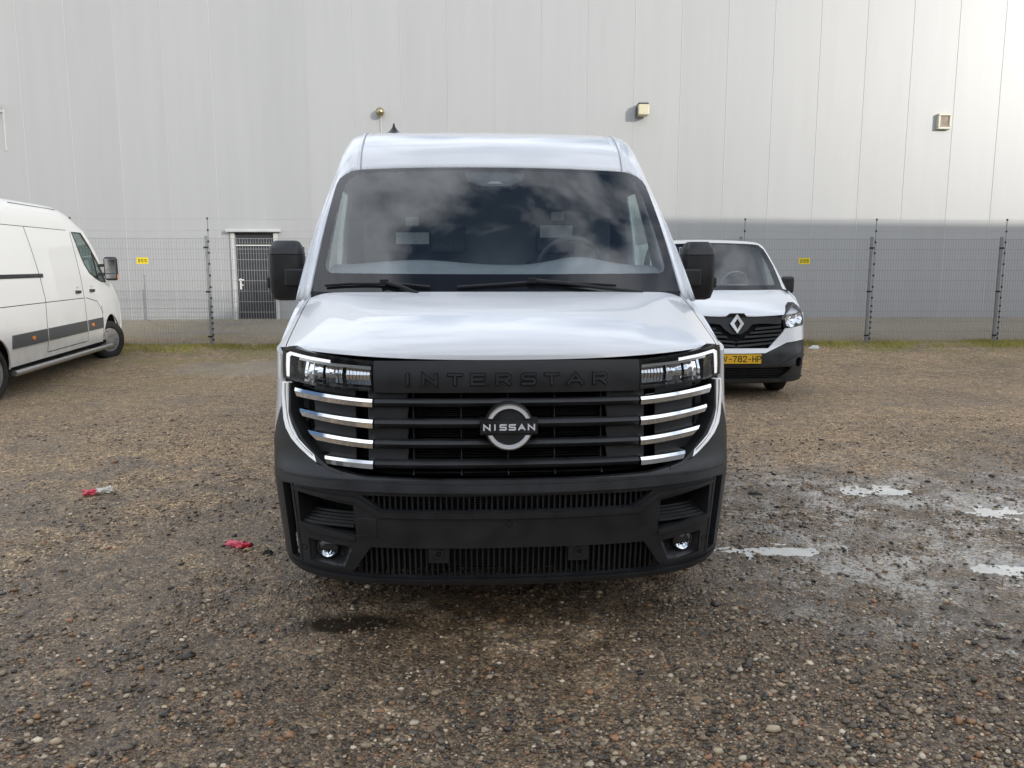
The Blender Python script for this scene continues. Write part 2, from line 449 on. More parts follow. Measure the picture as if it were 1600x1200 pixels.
def ground_material():
    m = bpy.data.materials.new('wet_gravel'); m.use_nodes = True
    t = m.node_tree; n = t.nodes.new; l = t.links.new; b = bsdf(m)
    g = n('ShaderNodeNewGeometry'); pos = g.outputs['Position']
    def noise(sc, det, ro=.55, dist=0.):
        x = n('ShaderNodeTexNoise'); x.inputs['Scale'].default_value = sc; x.inputs['Detail'].default_value = det
        x.inputs['Roughness'].default_value = ro; x.inputs['Distortion'].default_value = dist; l(pos, x.inputs['Vector']); return x.outputs['Fac']
    def ramp(src, stops):
        r = n('ShaderNodeValToRGB'); e = r.color_ramp.elements
        while len(e) < len(stops): e.new(.5)
        for k, (p, c) in enumerate(stops): e[k].position = p; e[k].color = (*c, 1) if len(c) == 3 else c
        l(src, r.inputs[0]); return r.outputs[0]
    def mix(fac, a, c, mode='MIX'):
        x = n('ShaderNodeMix'); x.data_type = 'RGBA'; x.blend_type = mode
        for s, k in ((fac, 'Factor'), (a, 6), (c, 7)):
            if isinstance(s, (int, float)): x.inputs[k].default_value = s
            elif isinstance(s, tuple): x.inputs[k].default_value = (*s, 1)
            else: l(s, x.inputs[k])
        return x.outputs[2]
    def mr(src, a, b2, c, d):
        x = n('ShaderNodeMapRange'); x.inputs[1].default_value = a; x.inputs[2].default_value = b2
        for k, s in ((3, c), (4, d)):
            if isinstance(s, (int, float)): x.inputs[k].default_value = s
            else: l(s, x.inputs[k])
        l(src, x.inputs[0]); return x.outputs[0]
    def math_(op, a, b2):
        x = n('ShaderNodeMath'); x.operation = op
        for k, s in enumerate((a, b2)):
            if isinstance(s, (int, float)): x.inputs[k].default_value = s
            else: l(s, x.inputs[k])
        return x.outputs[0]
    # binder and stones
    big = noise(.55, 5, .6); mid = noise(3.2, 6, .6); fine = noise(95, 5, .65)
    base = ramp(mid, [(.30, (.13, .115, .097)), (.50, (.215, .185, .150)), (.70, (.29, .248, .20))])
    v = n('ShaderNodeTexVoronoi'); v.inputs['Scale'].default_value = 105; l(pos, v.inputs['Vector'])
    stone = ramp(v.outputs['Color'], [(.0, (.03, .028, .026)), (.30, (.10, .088, .075)), (.55, (.19, .155, .115)), (.78, (.16, .10, .07)), (.90, (.30, .26, .20)), (1.0, (.48, .45, .40))])
    sp = n('ShaderNodeSeparateXYZ'); l(v.outputs['Color'], sp.inputs[0])
    stone = ramp(sp.outputs[0], [(.0, (.06, .055, .05)), (.25, (.15, .133, .115)), (.60, (.28, .240, .188)), (.80, (.25, .175, .125)), (.92, (.40, .35, .28)), (1.0, (.58, .54, .48))])
    col = mix(.86, base, stone)
    v2 = n('ShaderNodeTexVoronoi'); v2.inputs['Scale'].default_value = 42; l(pos, v2.inputs['Vector'])
    sp2 = n('ShaderNodeSeparateXYZ'); l(v2.outputs['Color'], sp2.inputs[0])
    lump = ramp(sp2.outputs[1], [(.0, (.55, .55, .55)), (.5, (.95, .95, .95)), (1.0, (1.35, 1.30, 1.22))])
    col = mix(.8, col, lump, 'MULTIPLY')
    col = mix(1.0, col, ramp(fine, [(.30, (.50, .50, .50)), (.5, (1, 1, 1)), (.70, (1.5, 1.47, 1.40))]), 'MULTIPLY')
    col = mix(1.0, col, ramp(noise(24, 9, .9), [(.30, (.42, .42, .43)), (.5, (1, 1, 1)), (.68, (1.75, 1.70, 1.60))]), 'MULTIPLY')
    col = mix(1.0, col, ramp(noise(7, 4, .6), [(.30, (.72, .72, .73)), (.5, (1, 1, 1)), (.70, (1.28, 1.26, 1.2))]), 'MULTIPLY')
    col = mix(1.0, col, (1.50, 1.30, 1.04), 'MULTIPLY')
    # broad patches: damp/dark and dry/pale
    col = mix(1.0, col, ramp(big, [(.30, (.72, .73, .76)), (.5, (1, 1, 1)), (.70, (1.25, 1.20, 1.10))]), 'MULTIPLY')
    sx = n('ShaderNodeSeparateXYZ'); l(pos, sx.inputs[0])
    X, Y, Z = sx.outputs
    # sandy strip towards the building and the pale patch in front of the door
    far = mr(math_('ADD', Y, mr(noise(.8, 4), 0, 1, -1.2, 1.2)), 15.2, 16.2, 0, 1)
    col = mix(math_('MULTIPLY', far, .85), col, mix(fine, (.25, .215, .16), (.42, .365, .285)))
    dxp = math_('DIVIDE', math_('ADD', X, 4.3), 1.5); dyp = math_('DIVIDE', math_('ADD', Y, -12.6), .8)
    rp = math_('ADD', math_('ADD', math_('MULTIPLY', dxp, dxp), math_('MULTIPLY', dyp, dyp)), mr(noise(2.2, 4), 0, 1, -.5, .5))
    col = mix(mr(rp, .3, 1.2, .6, 0), col, mix(fine, (.28, .245, .19), (.46, .41, .33)))
    # moss and thin turf by the fence
    mo = math_('MULTIPLY', mr(Y, 12.4, 14.4, 0, 1), mr(noise(1.7, 5, .65), .46, .62, 0, 1))
    mo = math_('MULTIPLY', mo, mr(Y, 15.0, 15.4, 1, 0))
    col = mix(math_('MULTIPLY', mo, .75), col, mix(fine, (.13, .125, .035), (.30, .27, .09)))
    mo2 = math_('MULTIPLY', math_('MULTIPLY', mr(Y, 8.5, 10.5, 0, 1), mr(X, -2.5, -5.0, 0, 1)), mr(noise(1.1, 5, .65), .48, .64, 0, .55))
    col = mix(mo2, col, mix(fine, (.16, .14, .06), (.34, .29, .14)))
    # wet film: lies in the lows, most of it right of the van
    wn = noise(1.35, 6, .6, .3)
    side = math_('MULTIPLY', mr(X, .6, 1.9, 0, .20), mr(Y, 6.8, 4.5, 0.0, 1))
    lowz = mr(Z, -.010, .012, .16, -.10)
    wet = math_('ADD', math_('ADD', wn, side), math_('MULTIPLY', lowz, mr(Y, 9, 11, 1, 0)))
    wet = math_('ADD', wet, mr(Y, 8.0, 3.8, -.13, .10))
    wetf = mr(wet, .46, .62, 0, 1)
    col = mix(math_('MULTIPLY', wetf, .9), col, mix(1.0, col, (.40, .385, .38), 'MULTIPLY'))
    # pale patches painted for the bright sheen of the wet ground
    pale_sheen = math_('MULTIPLY', mr(X, .9, 1.7, 0, 1), math_('MULTIPLY', mr(Y, 6.6, 5.4, 0, 1), mr(Y, 2.9, 3.5, 0, 1)))
    pale_sheen = math_('MULTIPLY', pale_sheen, mr(noise(2.4, 7, .72, .4), .46, .62, 0, .75))
    pale_sheen = math_('MULTIPLY', pale_sheen, mr(noise(60, 4, .6), .40, .56, .15, 1))
    col = mix(pale_sheen, col, (.50, .485, .45))
    # soaked dip ahead of the bumper; shadow painted into its dark colour
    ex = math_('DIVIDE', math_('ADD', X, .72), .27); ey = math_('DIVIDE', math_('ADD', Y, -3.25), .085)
    soak_shade = math_('ADD', math_('ADD', math_('MULTIPLY', ex, ex), math_('MULTIPLY', ey, ey)), mr(noise(7, 4, .6), 0, 1, -.9, .9))
    soak_shade = mr(soak_shade, .5, 1.5, 1, 0)
    col = mix(math_('MULTIPLY', soak_shade, .86), col, (.022, .018, .014))
    # thin standing film between the grains; its bright sheen painted in pale colour
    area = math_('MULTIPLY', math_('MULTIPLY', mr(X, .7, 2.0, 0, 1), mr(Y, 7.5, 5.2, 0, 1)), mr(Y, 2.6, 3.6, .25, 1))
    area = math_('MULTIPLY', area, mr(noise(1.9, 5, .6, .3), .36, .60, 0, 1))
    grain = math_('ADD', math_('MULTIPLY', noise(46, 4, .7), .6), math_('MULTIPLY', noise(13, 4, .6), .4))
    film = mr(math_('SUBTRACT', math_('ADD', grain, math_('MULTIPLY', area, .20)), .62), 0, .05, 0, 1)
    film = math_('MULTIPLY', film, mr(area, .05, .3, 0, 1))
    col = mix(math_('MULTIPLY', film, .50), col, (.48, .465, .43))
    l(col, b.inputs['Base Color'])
    rough = mr(soak_shade, 0, 1, mr(film, 0, 1, mr(wetf, 0, 1, .85, .16), .06), .08)
    l(rough, b.inputs['Roughness'])
    b.inputs['Specular IOR Level'].default_value = .5
    # relief
    hgt = math_('ADD', math_('MULTIPLY', v.outputs['Distance'], -1.0), math_('ADD', math_('MULTIPLY', v2.outputs['Distance'], -1.4), math_('MULTIPLY', fine, 1.1)))
    bp = n('ShaderNodeBump'); bp.inputs['Distance'].default_value = .008
    l(math_('MULTIPLY', math_('MULTIPLY', mr(wetf, 0, 1, 1.0, .62), mr(film, 0, 1, 1, .12)), mr(soak_shade, 0, 1, 1, .15)), bp.inputs['Strength'])
    l(hgt, bp.inputs['Height']); l(bp.outputs[0], b.inputs['Normal'])
    return m
M_ground = ground_material()
me.materials.append(M_ground)

# puddle water: flat sheets that the uneven gravel breaks through
M_puddle = vary(mat('pale_puddle_water', (.62, .61, .56), .02, spec=.6), 9, .8, 1.1)  # pale cream base colour under a glossy surface
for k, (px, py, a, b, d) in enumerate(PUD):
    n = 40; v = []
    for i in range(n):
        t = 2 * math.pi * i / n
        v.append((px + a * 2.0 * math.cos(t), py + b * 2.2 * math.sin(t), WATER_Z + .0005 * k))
    o = obj('puddle', v, [tuple(range(n))], M_puddle)
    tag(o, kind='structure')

# loose stones: one mass
def icosa():
    p = (1 + 5 ** .5) / 2
    v = np.array([(-1, p, 0), (1, p, 0), (-1, -p, 0), (1, -p, 0), (0, -1, p), (0, 1, p), (0, -1, -p), (0, 1, -p), (p, 0, -1), (p, 0, 1), (-p, 0, -1), (-p, 0, 1)], float)
    f = np.array([(0, 11, 5), (0, 5, 1), (0, 1, 7), (0, 7, 10), (0, 10, 11), (1, 5, 9), (5, 11, 4), (11, 10, 2), (10, 7, 6), (7, 1, 8), (3, 9, 4), (3, 4, 2), (3, 2, 6), (3, 6, 8), (3, 8, 9), (4, 9, 5), (2, 4, 11), (6, 2, 10), (8, 6, 7), (9, 8, 1)])
    return v / np.linalg.norm(v[0]), f
def stones(count):
    # spread evenly over the picture's depth: more per square metre near by
    y = 1.9 + 6.6 * rng.random(count) ** 2.2
    x = (rng.random(count) * 2 - 1) * (y * .72 + .3)
    patch = fbm(x, y, .8, 3, 77) + fbm(x, y, 5, 2, 78) * .6
    keepm = rng.random(count) < np.clip(.45 + patch * 1.8, .08, 1)
    x, y = x[keepm], y[keepm]; c = len(x)
    s = np.clip(rng.lognormal(math.log(.0044), .52, c), .0018, .016)
    s = s * np.where(rng.random(c) < .012, 1.7, 1)
    # darker lumps of earth, most of them right of the van
    nl = 700; ly = 2.2 + 5.0 * rng.random(nl); lx = np.where(rng.random(nl) < .7, 1.2 + 3.0 * rng.random(nl), (rng.random(nl) * 2 - 1) * 3.5)
    x = np.concatenate([x, lx]); y = np.concatenate([y, ly]); s = np.concatenate([s, np.clip(rng.lognormal(math.log(.008), .45, nl), .004, .022)]); c = len(x)
    iv, fc = icosa()
    V = np.repeat(iv[None], c, 0) * (1 + .30 * (rng.random((c, 12, 1)) - .5) * 2)
    V = V * (s[:, None, None] * np.stack([.8 + .7 * rng.random(c), .7 + .5 * rng.random(c), .40 + .35 * rng.random(c)], -1)[:, None, :])
    a = rng.random(c) * 2 * math.pi; ca, sa = np.cos(a)[:, None], np.sin(a)[:, None]
    X = V[..., 0] * ca - V[..., 1] * sa; Y = V[..., 0] * sa + V[..., 1] * ca
    z0 = ground_z(x, y)
    W = np.stack([X + x[:, None], Y + y[:, None], V[..., 2] + (z0 + s * .26)[:, None]], -1)
    pal = np.array([(.05, .047, .045), (.10, .09, .08), (.16, .143, .125), (.22, .19, .155), (.29, .245, .19), (.25, .15, .085), (.31, .18, .11), (.40, .35, .28), (.60, .57, .51)])
    w = np.array([.15, .16, .17, .15, .12, .08, .06, .08, .045]); w /= w.sum()
    ci = pal[rng.choice(len(pal), c, p=w)] * (.8 + .4 * rng.random((c, 1))) * np.array([[1.06, .93, .76]])
    ci[-nl:] = np.array([(.045, .038, .032)]) * (.6 + .8 * rng.random((nl, 1)))
    me = bpy.data.meshes.new('loose_stones'); me.vertices.add(c * 12)
    me.vertices.foreach_set('co', W.astype(np.float32).ravel())
    F = (fc[None] + (np.arange(c) * 12)[:, None, None]).reshape(-1, 3)
    me.loops.add(F.size); me.loops.foreach_set('vertex_index', F.ravel().astype(np.int32))
    me.polygons.add(len(F)); me.polygons.foreach_set('loop_start', (np.arange(len(F)) * 3).astype(np.int32))
    me.update(calc_edges=True); me.polygons.foreach_set('use_smooth', np.ones(len(F), bool))
    at = me.color_attributes.new('stone_colour', 'FLOAT_COLOR', 'POINT')
    cc_ = np.concatenate([np.repeat(ci, 12, 0), np.ones((c * 12, 1))], 1); at.data.foreach_set('color', cc_.astype(np.float32).ravel())
    m = mat('loose_stone', (.2, .2, .2), .30); t = m.node_tree
    an = t.nodes.new('ShaderNodeVertexColor'); an.layer_name = 'stone_colour'; t.links.new(an.outputs[0], bsdf(m).inputs['Base Color'])
    me.materials.append(m)
    return tag(link(bpy.data.objects.new('loose_stones', me)), 'loose mixed brown and grey gravel stones scattered over the yard', 'gravel', kind='stuff')
stones(125000)

# ================================================================== warehouse
KW = .025                                # the wall runs a little askew to the camera
wang = math.atan(KW)
wh = empty('warehouse', (0, 18.0, 0.0), (0, 0, wang))
tag(wh, 'large pale grey warehouse of tall vertical wall panels behind the fence', 'building')
PW = 1.049; WH0, WH1 = .455, 11.6
M_panel = mat('coated_steel_panel', (.392, .394, .390), .43, spec=1.0)
def panel_material(m):
    t = m.node_tree; n = t.nodes.new; l = t.links.new; b = bsdf(m)
    oi = n('ShaderNodeObjectInfo'); c = n('ShaderNodeTexCoord')
    mr1 = n('ShaderNodeMapRange'); mr1.inputs[3].default_value = .965; mr1.inputs[4].default_value = 1.02
    l(oi.outputs['Random'], mr1.inputs[0])
    mp = n('ShaderNodeMapping'); mp.inputs['Scale'].default_value = (2.6, 2.6, .20)
    ge = n('ShaderNodeNewGeometry'); l(ge.outputs['Position'], mp.inputs[0])
    tx = n('ShaderNodeTexNoise'); tx.inputs['Scale'].default_value = 1.6; tx.inputs['Detail'].default_value = 6; l(mp.outputs[0], tx.inputs['Vector'])
    mr2 = n('ShaderNodeMapRange'); mr2.inputs[1].default_value = .3; mr2.inputs[2].default_value = .7; mr2.inputs[3].default_value = .955; mr2.inputs[4].default_value = 1.015
    l(tx.outputs['Fac'], mr2.inputs[0])
    mu = n('ShaderNodeMath'); mu.operation = 'MULTIPLY'; l(mr1.outputs[0], mu.inputs[0]); l(mr2.outputs[0], mu.inputs[1])
    mm = n('ShaderNodeMix'); mm.data_type = 'RGBA'; mm.blend_type = 'MULTIPLY'; mm.inputs['Factor'].default_value = 1
    mm.inputs[6].default_value = b.inputs['Base Color'].default_value
    l(mu.outputs[0], mm.inputs[7]); l(mm.outputs[2], b.inputs['Base Color'])
    t2 = n('ShaderNodeTexNoise'); t2.inputs['Scale'].default_value = .9; t2.inputs['Detail'].default_value = 2; l(ge.outputs['Position'], t2.inputs['Vector'])
    bp_ = n('ShaderNodeBump'); bp_.inputs['Strength'].default_value = .25; bp_.inputs['Distance'].default_value = .01
    l(t2.outputs['Fac'], bp_.inputs['Height']); l(bp_.outputs[0], b.inputs['Normal'])
panel_material(M_panel)
M_trim = vary(mat('pale_steel_trim', (.54, .54, .53), .4), 4, .92, 1.05)
M_sunlit_seam = mat('sunlit_joint', (.50, .505, .50), .4)  # paler than the panels: sunlight on the rib edges put into the colour
M_plinth = vary(mat('concrete_plinth', (.16, .155, .145), .85), 6, .75, 1.15, bump=.3, bump_scale=60)
S0 = -6.67                                # one known seam
DOOR_X0, DOOR_X1, DOOR_Z1 = -6.36, -5.42, 2.56
def panel_mesh(w, z0, z1, name):
    # flat face with a folded tongue edge at either side
    pr = [(0.0, .030), (0.001, .0), (w - .020, 0.0), (w - .014, -.006), (w, -.006), (w, .030)]
    P = [[(x, y, z) for x, y in pr] for z in (z0, z1)]
    v, f = grid(P); return v, f
i0 = -18
shared = None
for i in range(i0, 34):
    xa = S0 + i * PW; xb = xa + PW - .0005
    if xb < DOOR_X0 - .05 or xa > DOOR_X1 + .05:
        if shared is None:
            v, f = panel_mesh(PW - .0005, WH0, WH1, 'p'); o = obj('wall_panel', v, f, M_panel, wh, 8); shared = o.data
            shared.materials.append(M_sunlit_seam)
            for q in shared.polygons[-2:]: q.material_index = 1
        else:
            o = bpy.data.objects.new('wall_panel', shared); link(o, wh)
        o.location = (xa, 0, 0)
    else:
        # panel cut around the door
        segs = []
        if xa < DOOR_X0: segs.append((xa, min(xb, DOOR_X0), WH0, WH1))
        if xb > DOOR_X1: segs.append((max(xa, DOOR_X1), xb, WH0, WH1))
        segs.append((max(xa, DOOR_X0), min(xb, DOOR_X1), DOOR_Z1, WH1))
        mb = MB()
        for (a, b, c, d) in segs:
            if b - a < .02: continue
            v, f = grid([[(a, 0, z), (b, 0, z)] for z in (c, d)]); mb.add(v, f)
        mb.build('wall_panel', M_panel, wh)
xL, xR = S0 + i0 * PW, S0 + 34 * PW
MB().box(xL, DOOR_X0 - .08, .032, .2, -.3, WH1).box(DOOR_X1 + .08, xR, .032, .2, -.3, WH1).box(DOOR_X0 - .08, DOOR_X1 + .08, .032, .2, DOOR_Z1, WH1).build('wall_core', M_trim, wh)
MB().box(xL, DOOR_X0 - .08, -.012, .0315, .10, .435).box(DOOR_X1 + .08, xR, -.012, .0315, .10, .435).build('plinth', M_plinth, wh)
MB().box(xL, DOOR_X0 - .1, -.045, .0, .438, .452).box(DOOR_X1 + .1, xR, -.045, 0, .438, .452).build('drip_flashing', M_trim, wh)
MB().box(xL, xR, -.06, .35, WH1, WH1 + .12).build('parapet_cap', M_trim, wh)
MB().box(xL, xR, .2, 30, WH1 - .3, WH1 - .1).build('roof', M_trim, wh)
dr = bpy.data.objects.new('door', None); dr.empty_display_size = .2; link(dr, wh)
M_door = vary(mat('anthracite_door', (.030, .031, .033), .45), 8, .85, 1.15)
MB().box(DOOR_X0 - .06, DOOR_X0 + .03, -.06, .05, .41, DOOR_Z1).box(DOOR_X1 - .03, DOOR_X1 + .06, -.06, .05, .41, DOOR_Z1).build('door_frame', M_trim, dr, bevel=.004)
MB().box(DOOR_X0 - .14, DOOR_X1 + .14, -.16, .0, DOOR_Z1 + .005, DOOR_Z1 + .075).build('door_canopy', M_trim, dr, bevel=.01)
MB().box(DOOR_X0 + .03, DOOR_X1 - .03, .03, .06, .44, 2.27).build('door_leaf', M_door, dr, bevel=.004)
MB().box(DOOR_X0 + .03, DOOR_X1 - .03, .022, .06, 2.285, DOOR_Z1 - .003).build('transom_panel', M_door, dr, bevel=.004)
MB().box(DOOR_X0 + .04, DOOR_X1 - .04, -.12, .03, .395, .425).build('threshold', M_trim, dr)
M_lever = mat('white_handle', (.75, .75, .73), .35)
MB().box(DOOR_X0 + .085, DOOR_X0 + .13, .016, .03, 1.27, 1.52).box(DOOR_X0 + .07, DOOR_X0 + .20, -.03, -.012, 1.475, 1.505).box(DOOR_X0 + .10, DOOR_X0 + .12, -.03, .018, 1.478, 1.502).box(DOOR_X0 + .13, DOOR_X0 + .17, .0, .018, 1.36, 1.385).build('door_handle', M_lever, dr, bevel=.004)

def on_wall(px_x, z):                     # world point on the wall face for a ray that meets the y=18 plane at px_x
    u = px_x / 18.0; x = u * 18 / (1 - KW * u); return Vector((x, 18 + KW * x, z))
# wall fittings: each a thing of its own
M_brass = mat('bronze_globe', (.42, .36, .22), .22, metal=.9)
M_lampglass = vary(mat('yellowed_lamp_glass', (.66, .60, .42), .35), 30, .85, 1.1)
M_lampbody = mat('dark_lamp_body', (.05, .048, .045), .45)
p = on_wall(-2.96, 5.20)
g1 = empty('globe_lamp', p, (0, 0, wang)); tag(g1, 'round bronze globe lamp on the wall above the van roof antenna', 'wall lamp')
mb = MB(); P = []
for i in range(13):
    a = math.pi * i / 12; P.append([(.10 * math.sin(a) * math.cos(t), -.13 + .10 * math.cos(a) * .95, .10 * math.sin(a) * math.sin(t)) for t in [2 * math.pi * k / 24 for k in range(25)]])
v, f = grid(P); mb.add(v, f).build('globe', M_brass, g1)
MB().lathe([(-.05, .035), (-.004, .06), (-.001, .062)], 20, 'y').build('wall_mount', M_lampbody, g1)
MB().tube([(.0, -.02, -.055), (.0, -.02, -.6)], .010, 8).build('cable_duct', M_trim, g1)
p = on_wall(2.92, 5.28)
g2 = empty('flood_lamp', p, (0, 0, wang)); tag(g2, 'boxy flood lamp with dark hood and yellowed glass, alone above the small van', 'wall lamp')
MB().box(-.12, .12, -.25, -.003, -.02, .135).build('lamp_hood', M_lampbody, g2, bevel=.02)
MB().box(-.125, .125, -.30, -.06, -.145, .09).build('lamp_glass', M_lampglass, g2, bevel=.03, seg=3)
MB().box(-.135, -.124, -.22, -.003, -.13, .05).build('lamp_bracket', M_lampbody, g2)
p = on_wall(9.73, 5.09)
g3 = empty('bulkhead_lamp', p, (0, 0, wang)); tag(g3, 'square cream wall lamp with ribbed glass above the open stretch of fence', 'wall lamp')
fr = MB().box(-.15, .15, -.10, -.003, .105, .155).box(-.15, .15, -.10, -.003, -.19, -.14).box(-.15, -.105, -.10, -.003, -.139, .104).box(.105, .15, -.10, -.003, -.139, .104).build('lamp_frame', mat('cream_plastic', (.62, .60, .46), .4), g3, bevel=.008)
mb = MB()
for k in range(8): mb.box(-.10 + k * .026, -.10 + k * .026 + .018, -.075, -.02, -.138, .103)
mb.build('ribbed_glass', vary(mat('ribbed_lamp_glass', (.42, .33, .25), .3), 12, .8, 1.2), g3, bevel=.004)
p = on_wall(-11.50, 5.25)
g4 = empty('security_camera', p, (0, 0, wang)); tag(g4, 'small grey camera on a white bracket above the parked high van', 'camera')
MB().tube([(0, -.003, -.05), (0, -.12, -.08), (-.08, -.2, -.02)], .022, 8).build('bracket', M_trim, g4)
MB().box(-.28, -.02, -.30, -.12, -.04, .10).build('camera_body', vary(mat('grey_camera_shell', (.30, .30, .30), .4), 10, .9, 1.1), g4, bevel=.03, seg=3)
MB().box(.02, .05, -.03, -.003, -.9, -.02).build('cable_duct', M_trim, g4)

# ================================================================== hall and added low block behind the camera (they shade the near yard)
M_clad = vary(mat('grey_cladding', (.30, .29, .27), .6), 2, .9, 1.1)
yb0, yb1 = -10.0, -34.0
pf = [(11.4, 0), (11.4, 7.0), (24, 13.0), (75, 13.0), (75, 0)]
v = [(x, yb0, z) for x, z in pf] + [(x, yb1, z) for x, z in pf]; k = len(pf)
shed = empty('industrial_hall', (11.4, yb0, 0)); tag(shed, 'tall grey clad hall on the far side of the yard, opposite the warehouse', 'building')
vv = [(a - 11.4, b - yb0, c) for a, b, c in v]
MB().add(vv, [tuple(range(k))[::-1], tuple(range(k, 2 * k))] + [(i, (i + 1) % k, k + (i + 1) % k, k + i) for i in range(k)]).build('hall_walls', M_clad, shed, 20)
low = empty('shade_block', (-10, -11.0, 0)); tag(low, 'unseen low block added beside the tall hall to shade the near yard', 'building')  # unseen block, added to keep the foreground ground in shade
MB().box(-12, 21.0, -12, 0, 0, 5.2).build('shade_block_walls', M_clad, low)
MB().box(-12.2, 21.1, -12.2, .25, 5.2, 5.45).build('shade_block_roof', M_plinth, low)
for k in range(9): MB().box(-10 + k * 3.1, -8.4 + k * 3.1, .002, .05, 1.1, 2.3).build('shade_block_window', M_gloss, low)

# ================================================================== fence
M_galv = vary(mat('galvanised_post', (.25, .26, .265), .5, metal=.35), 12, .85, 1.15)
M_wire = mat('galvanised_wire', (.30, .305, .31), .45, metal=.15)
M_ins = mat('black_insulator', (.012, .012, .012), .45)
fen = empty('mesh_fence', (0, 15.0, 0.25), (0, 0, wang))
tag(fen, 'double wire mesh fence with electrified rods in front of the warehouse', 'fence')
FS = 2.565; FX0 = 7.0
idx = list(range(-8, 5))
ins_z = [.10, .20, .31, .42, .52, .63, .74, .90, 1.11, 1.33, 1.55, 1.76, 1.97, 2.18, 2.40]
pm = None
for i in idx:
    x = FX0 + i * FS
    if pm is None:
        post = MB().box(-.021, .021, -.02, .02, -.3, 2.06).box(-.025, .025, -.024, .024, 2.06, 2.075).build('fence_post', M_galv, fen, bevel=.004)
        rod = MB().tube([(.055, -.03, .05), (.055, -.03, 2.42)], .009, 6).build('electric_rod', M_galv, post)
        mb = MB()
        for z in ins_z: mb.lathe([(z - .02, .011), (z - .014, .017), (z + .014, .017), (z + .02, .011)], 8, 'z', (.055, -.035, 0))
        for z in (.16, 1.02, 1.86): mb.box(-.05, .05, -.028, -.0205, z - .016, z + .016)
        ins = tag(mb.build('insulators', M_ins, post), kind='stuff'); pm = (post, rod, ins)
    else:
        post = pm[0].copy(); COL.objects.link(post); post.parent = fen
        for c in pm[1:]:
            e = c.copy(); COL.objects.link(e); e.parent = post
    post.location = (x, 0, 0)
shared = None
for i in idx[:-1]:
    x = FX0 + i * FS
    if shared is None:
        mb = MB(); w = FS - .02; n = 51
        for k in range(n):
            xx = .012 + (w - .004) * k / (n - 1); mb.box(xx - .0028, xx + .0028, -.004, .0015, .02, 2.035)
        for k in range(11):
            z = .03 + k * .2; mb.box(.005, FS - .005, -.0115, -.0045, z - .004, z + .004).box(.005, FS - .005, .002, .009, z - .004, z + .004)
        o = mb.build('mesh_panel', M_wire, fen, 80); shared = o.data
    else:
        o = bpy.data.objects.new('mesh_panel', shared); link(o, fen)
    o.location = (x, .035, 0)
for z in (2.40, 2.18, 1.97, 1.76):
    mb = MB(); prev = None
    for i in idx[:-1]:
        xa = FX0 + i * FS + .055
        mb.tube([(xa + FS * t, -.04, z - .02 * 4 * t * (1 - t)) for t in (0, .25, .5, .75, 1)], .0016, 4)
    mb.build('live_wire', M_wire, fen)
# warning signs
M_sign = vary(mat('yellow_sign', (.80, .62, .02), .45), 20, .9, 1.05)
for (px, lab) in ((-7.12 - .02, 'small yellow warning sign on the sunlit fence beside the closed door'), (5.65, 'small yellow warning sign on the shaded fence above the small van')):
    u = px / 15.0; x = u * 15 / (1 - KW * u)
    s_ = empty('warning_sign', (x, 15 + KW * x + .0205, 1.86), (0, 0, wang)); tag(s_, lab, 'sign', 'yellow warning signs on the fence')
    MB().box(-.11, .11, -.0, .002, -.06, .06).build('sign_plate', M_sign, s_)
    for a in (-.06, .0, .06):
        MB().add([(a - .018, -.001, -.03), (a + .018, -.001, -.03), (a + .018, -.001, .03), (a - .018, -.001, .03), (a - .008, -.001, -.018), (a + .008, -.001, -.018), (a + .008, -.001, .018), (a - .008, -.001, .018)],
                 [(0, 1, 5, 4), (1, 2, 6, 5), (2, 3, 7, 6), (3, 0, 4, 7)]).build('sign_mark', M_ink, s_)

# turf along the fence foot
def turf(count):
    x = rng.random(count) * 26 - 11.5; y = 15.02 + KW * x - np.abs(rng.normal(0, .40, count)) + .08
    clump = fbm(x, y, 1.6, 4, 5)
    k = rng.random(count) < np.clip(.35 + 2.0 * clump, .03, 1); x, y = x[k], y[k]; c = len(x)
    z = base_z(x, y) - .004; h = (.02 + .05 * rng.random(c) ** 1.6) * (1 + .8 * np.clip(clump[k] * 2, 0, 1)); a = rng.random(c) * math.pi; w = .004 + .004 * rng.random(c)
    lx, ly = rng.normal(0, .025, c), rng.normal(0, .025, c)
    V = np.stack([np.stack([x - w * np.cos(a), y - w * np.sin(a), z], -1), np.stack([x + w * np.cos(a), y + w * np.sin(a), z], -1), np.stack([x + lx, y + ly, z + h], -1)], 1)
    me = bpy.data.meshes.new('turf'); me.from_pydata(V.reshape(-1, 3).tolist(), [], (np.arange(c * 3).reshape(-1, 3)).tolist())
    m = vary(mat('turf_blade', (.33, .30, .085), .7), .9, .6, 1.4, coord='Object'); bsdf(m).inputs['Specular IOR Level'].default_value = .2
    me.materials.append(m)
    return tag(link(bpy.data.objects.new('turf', me)), 'thin yellow green turf along the foot of the fence', 'grass', kind='stuff')
turf(95000)
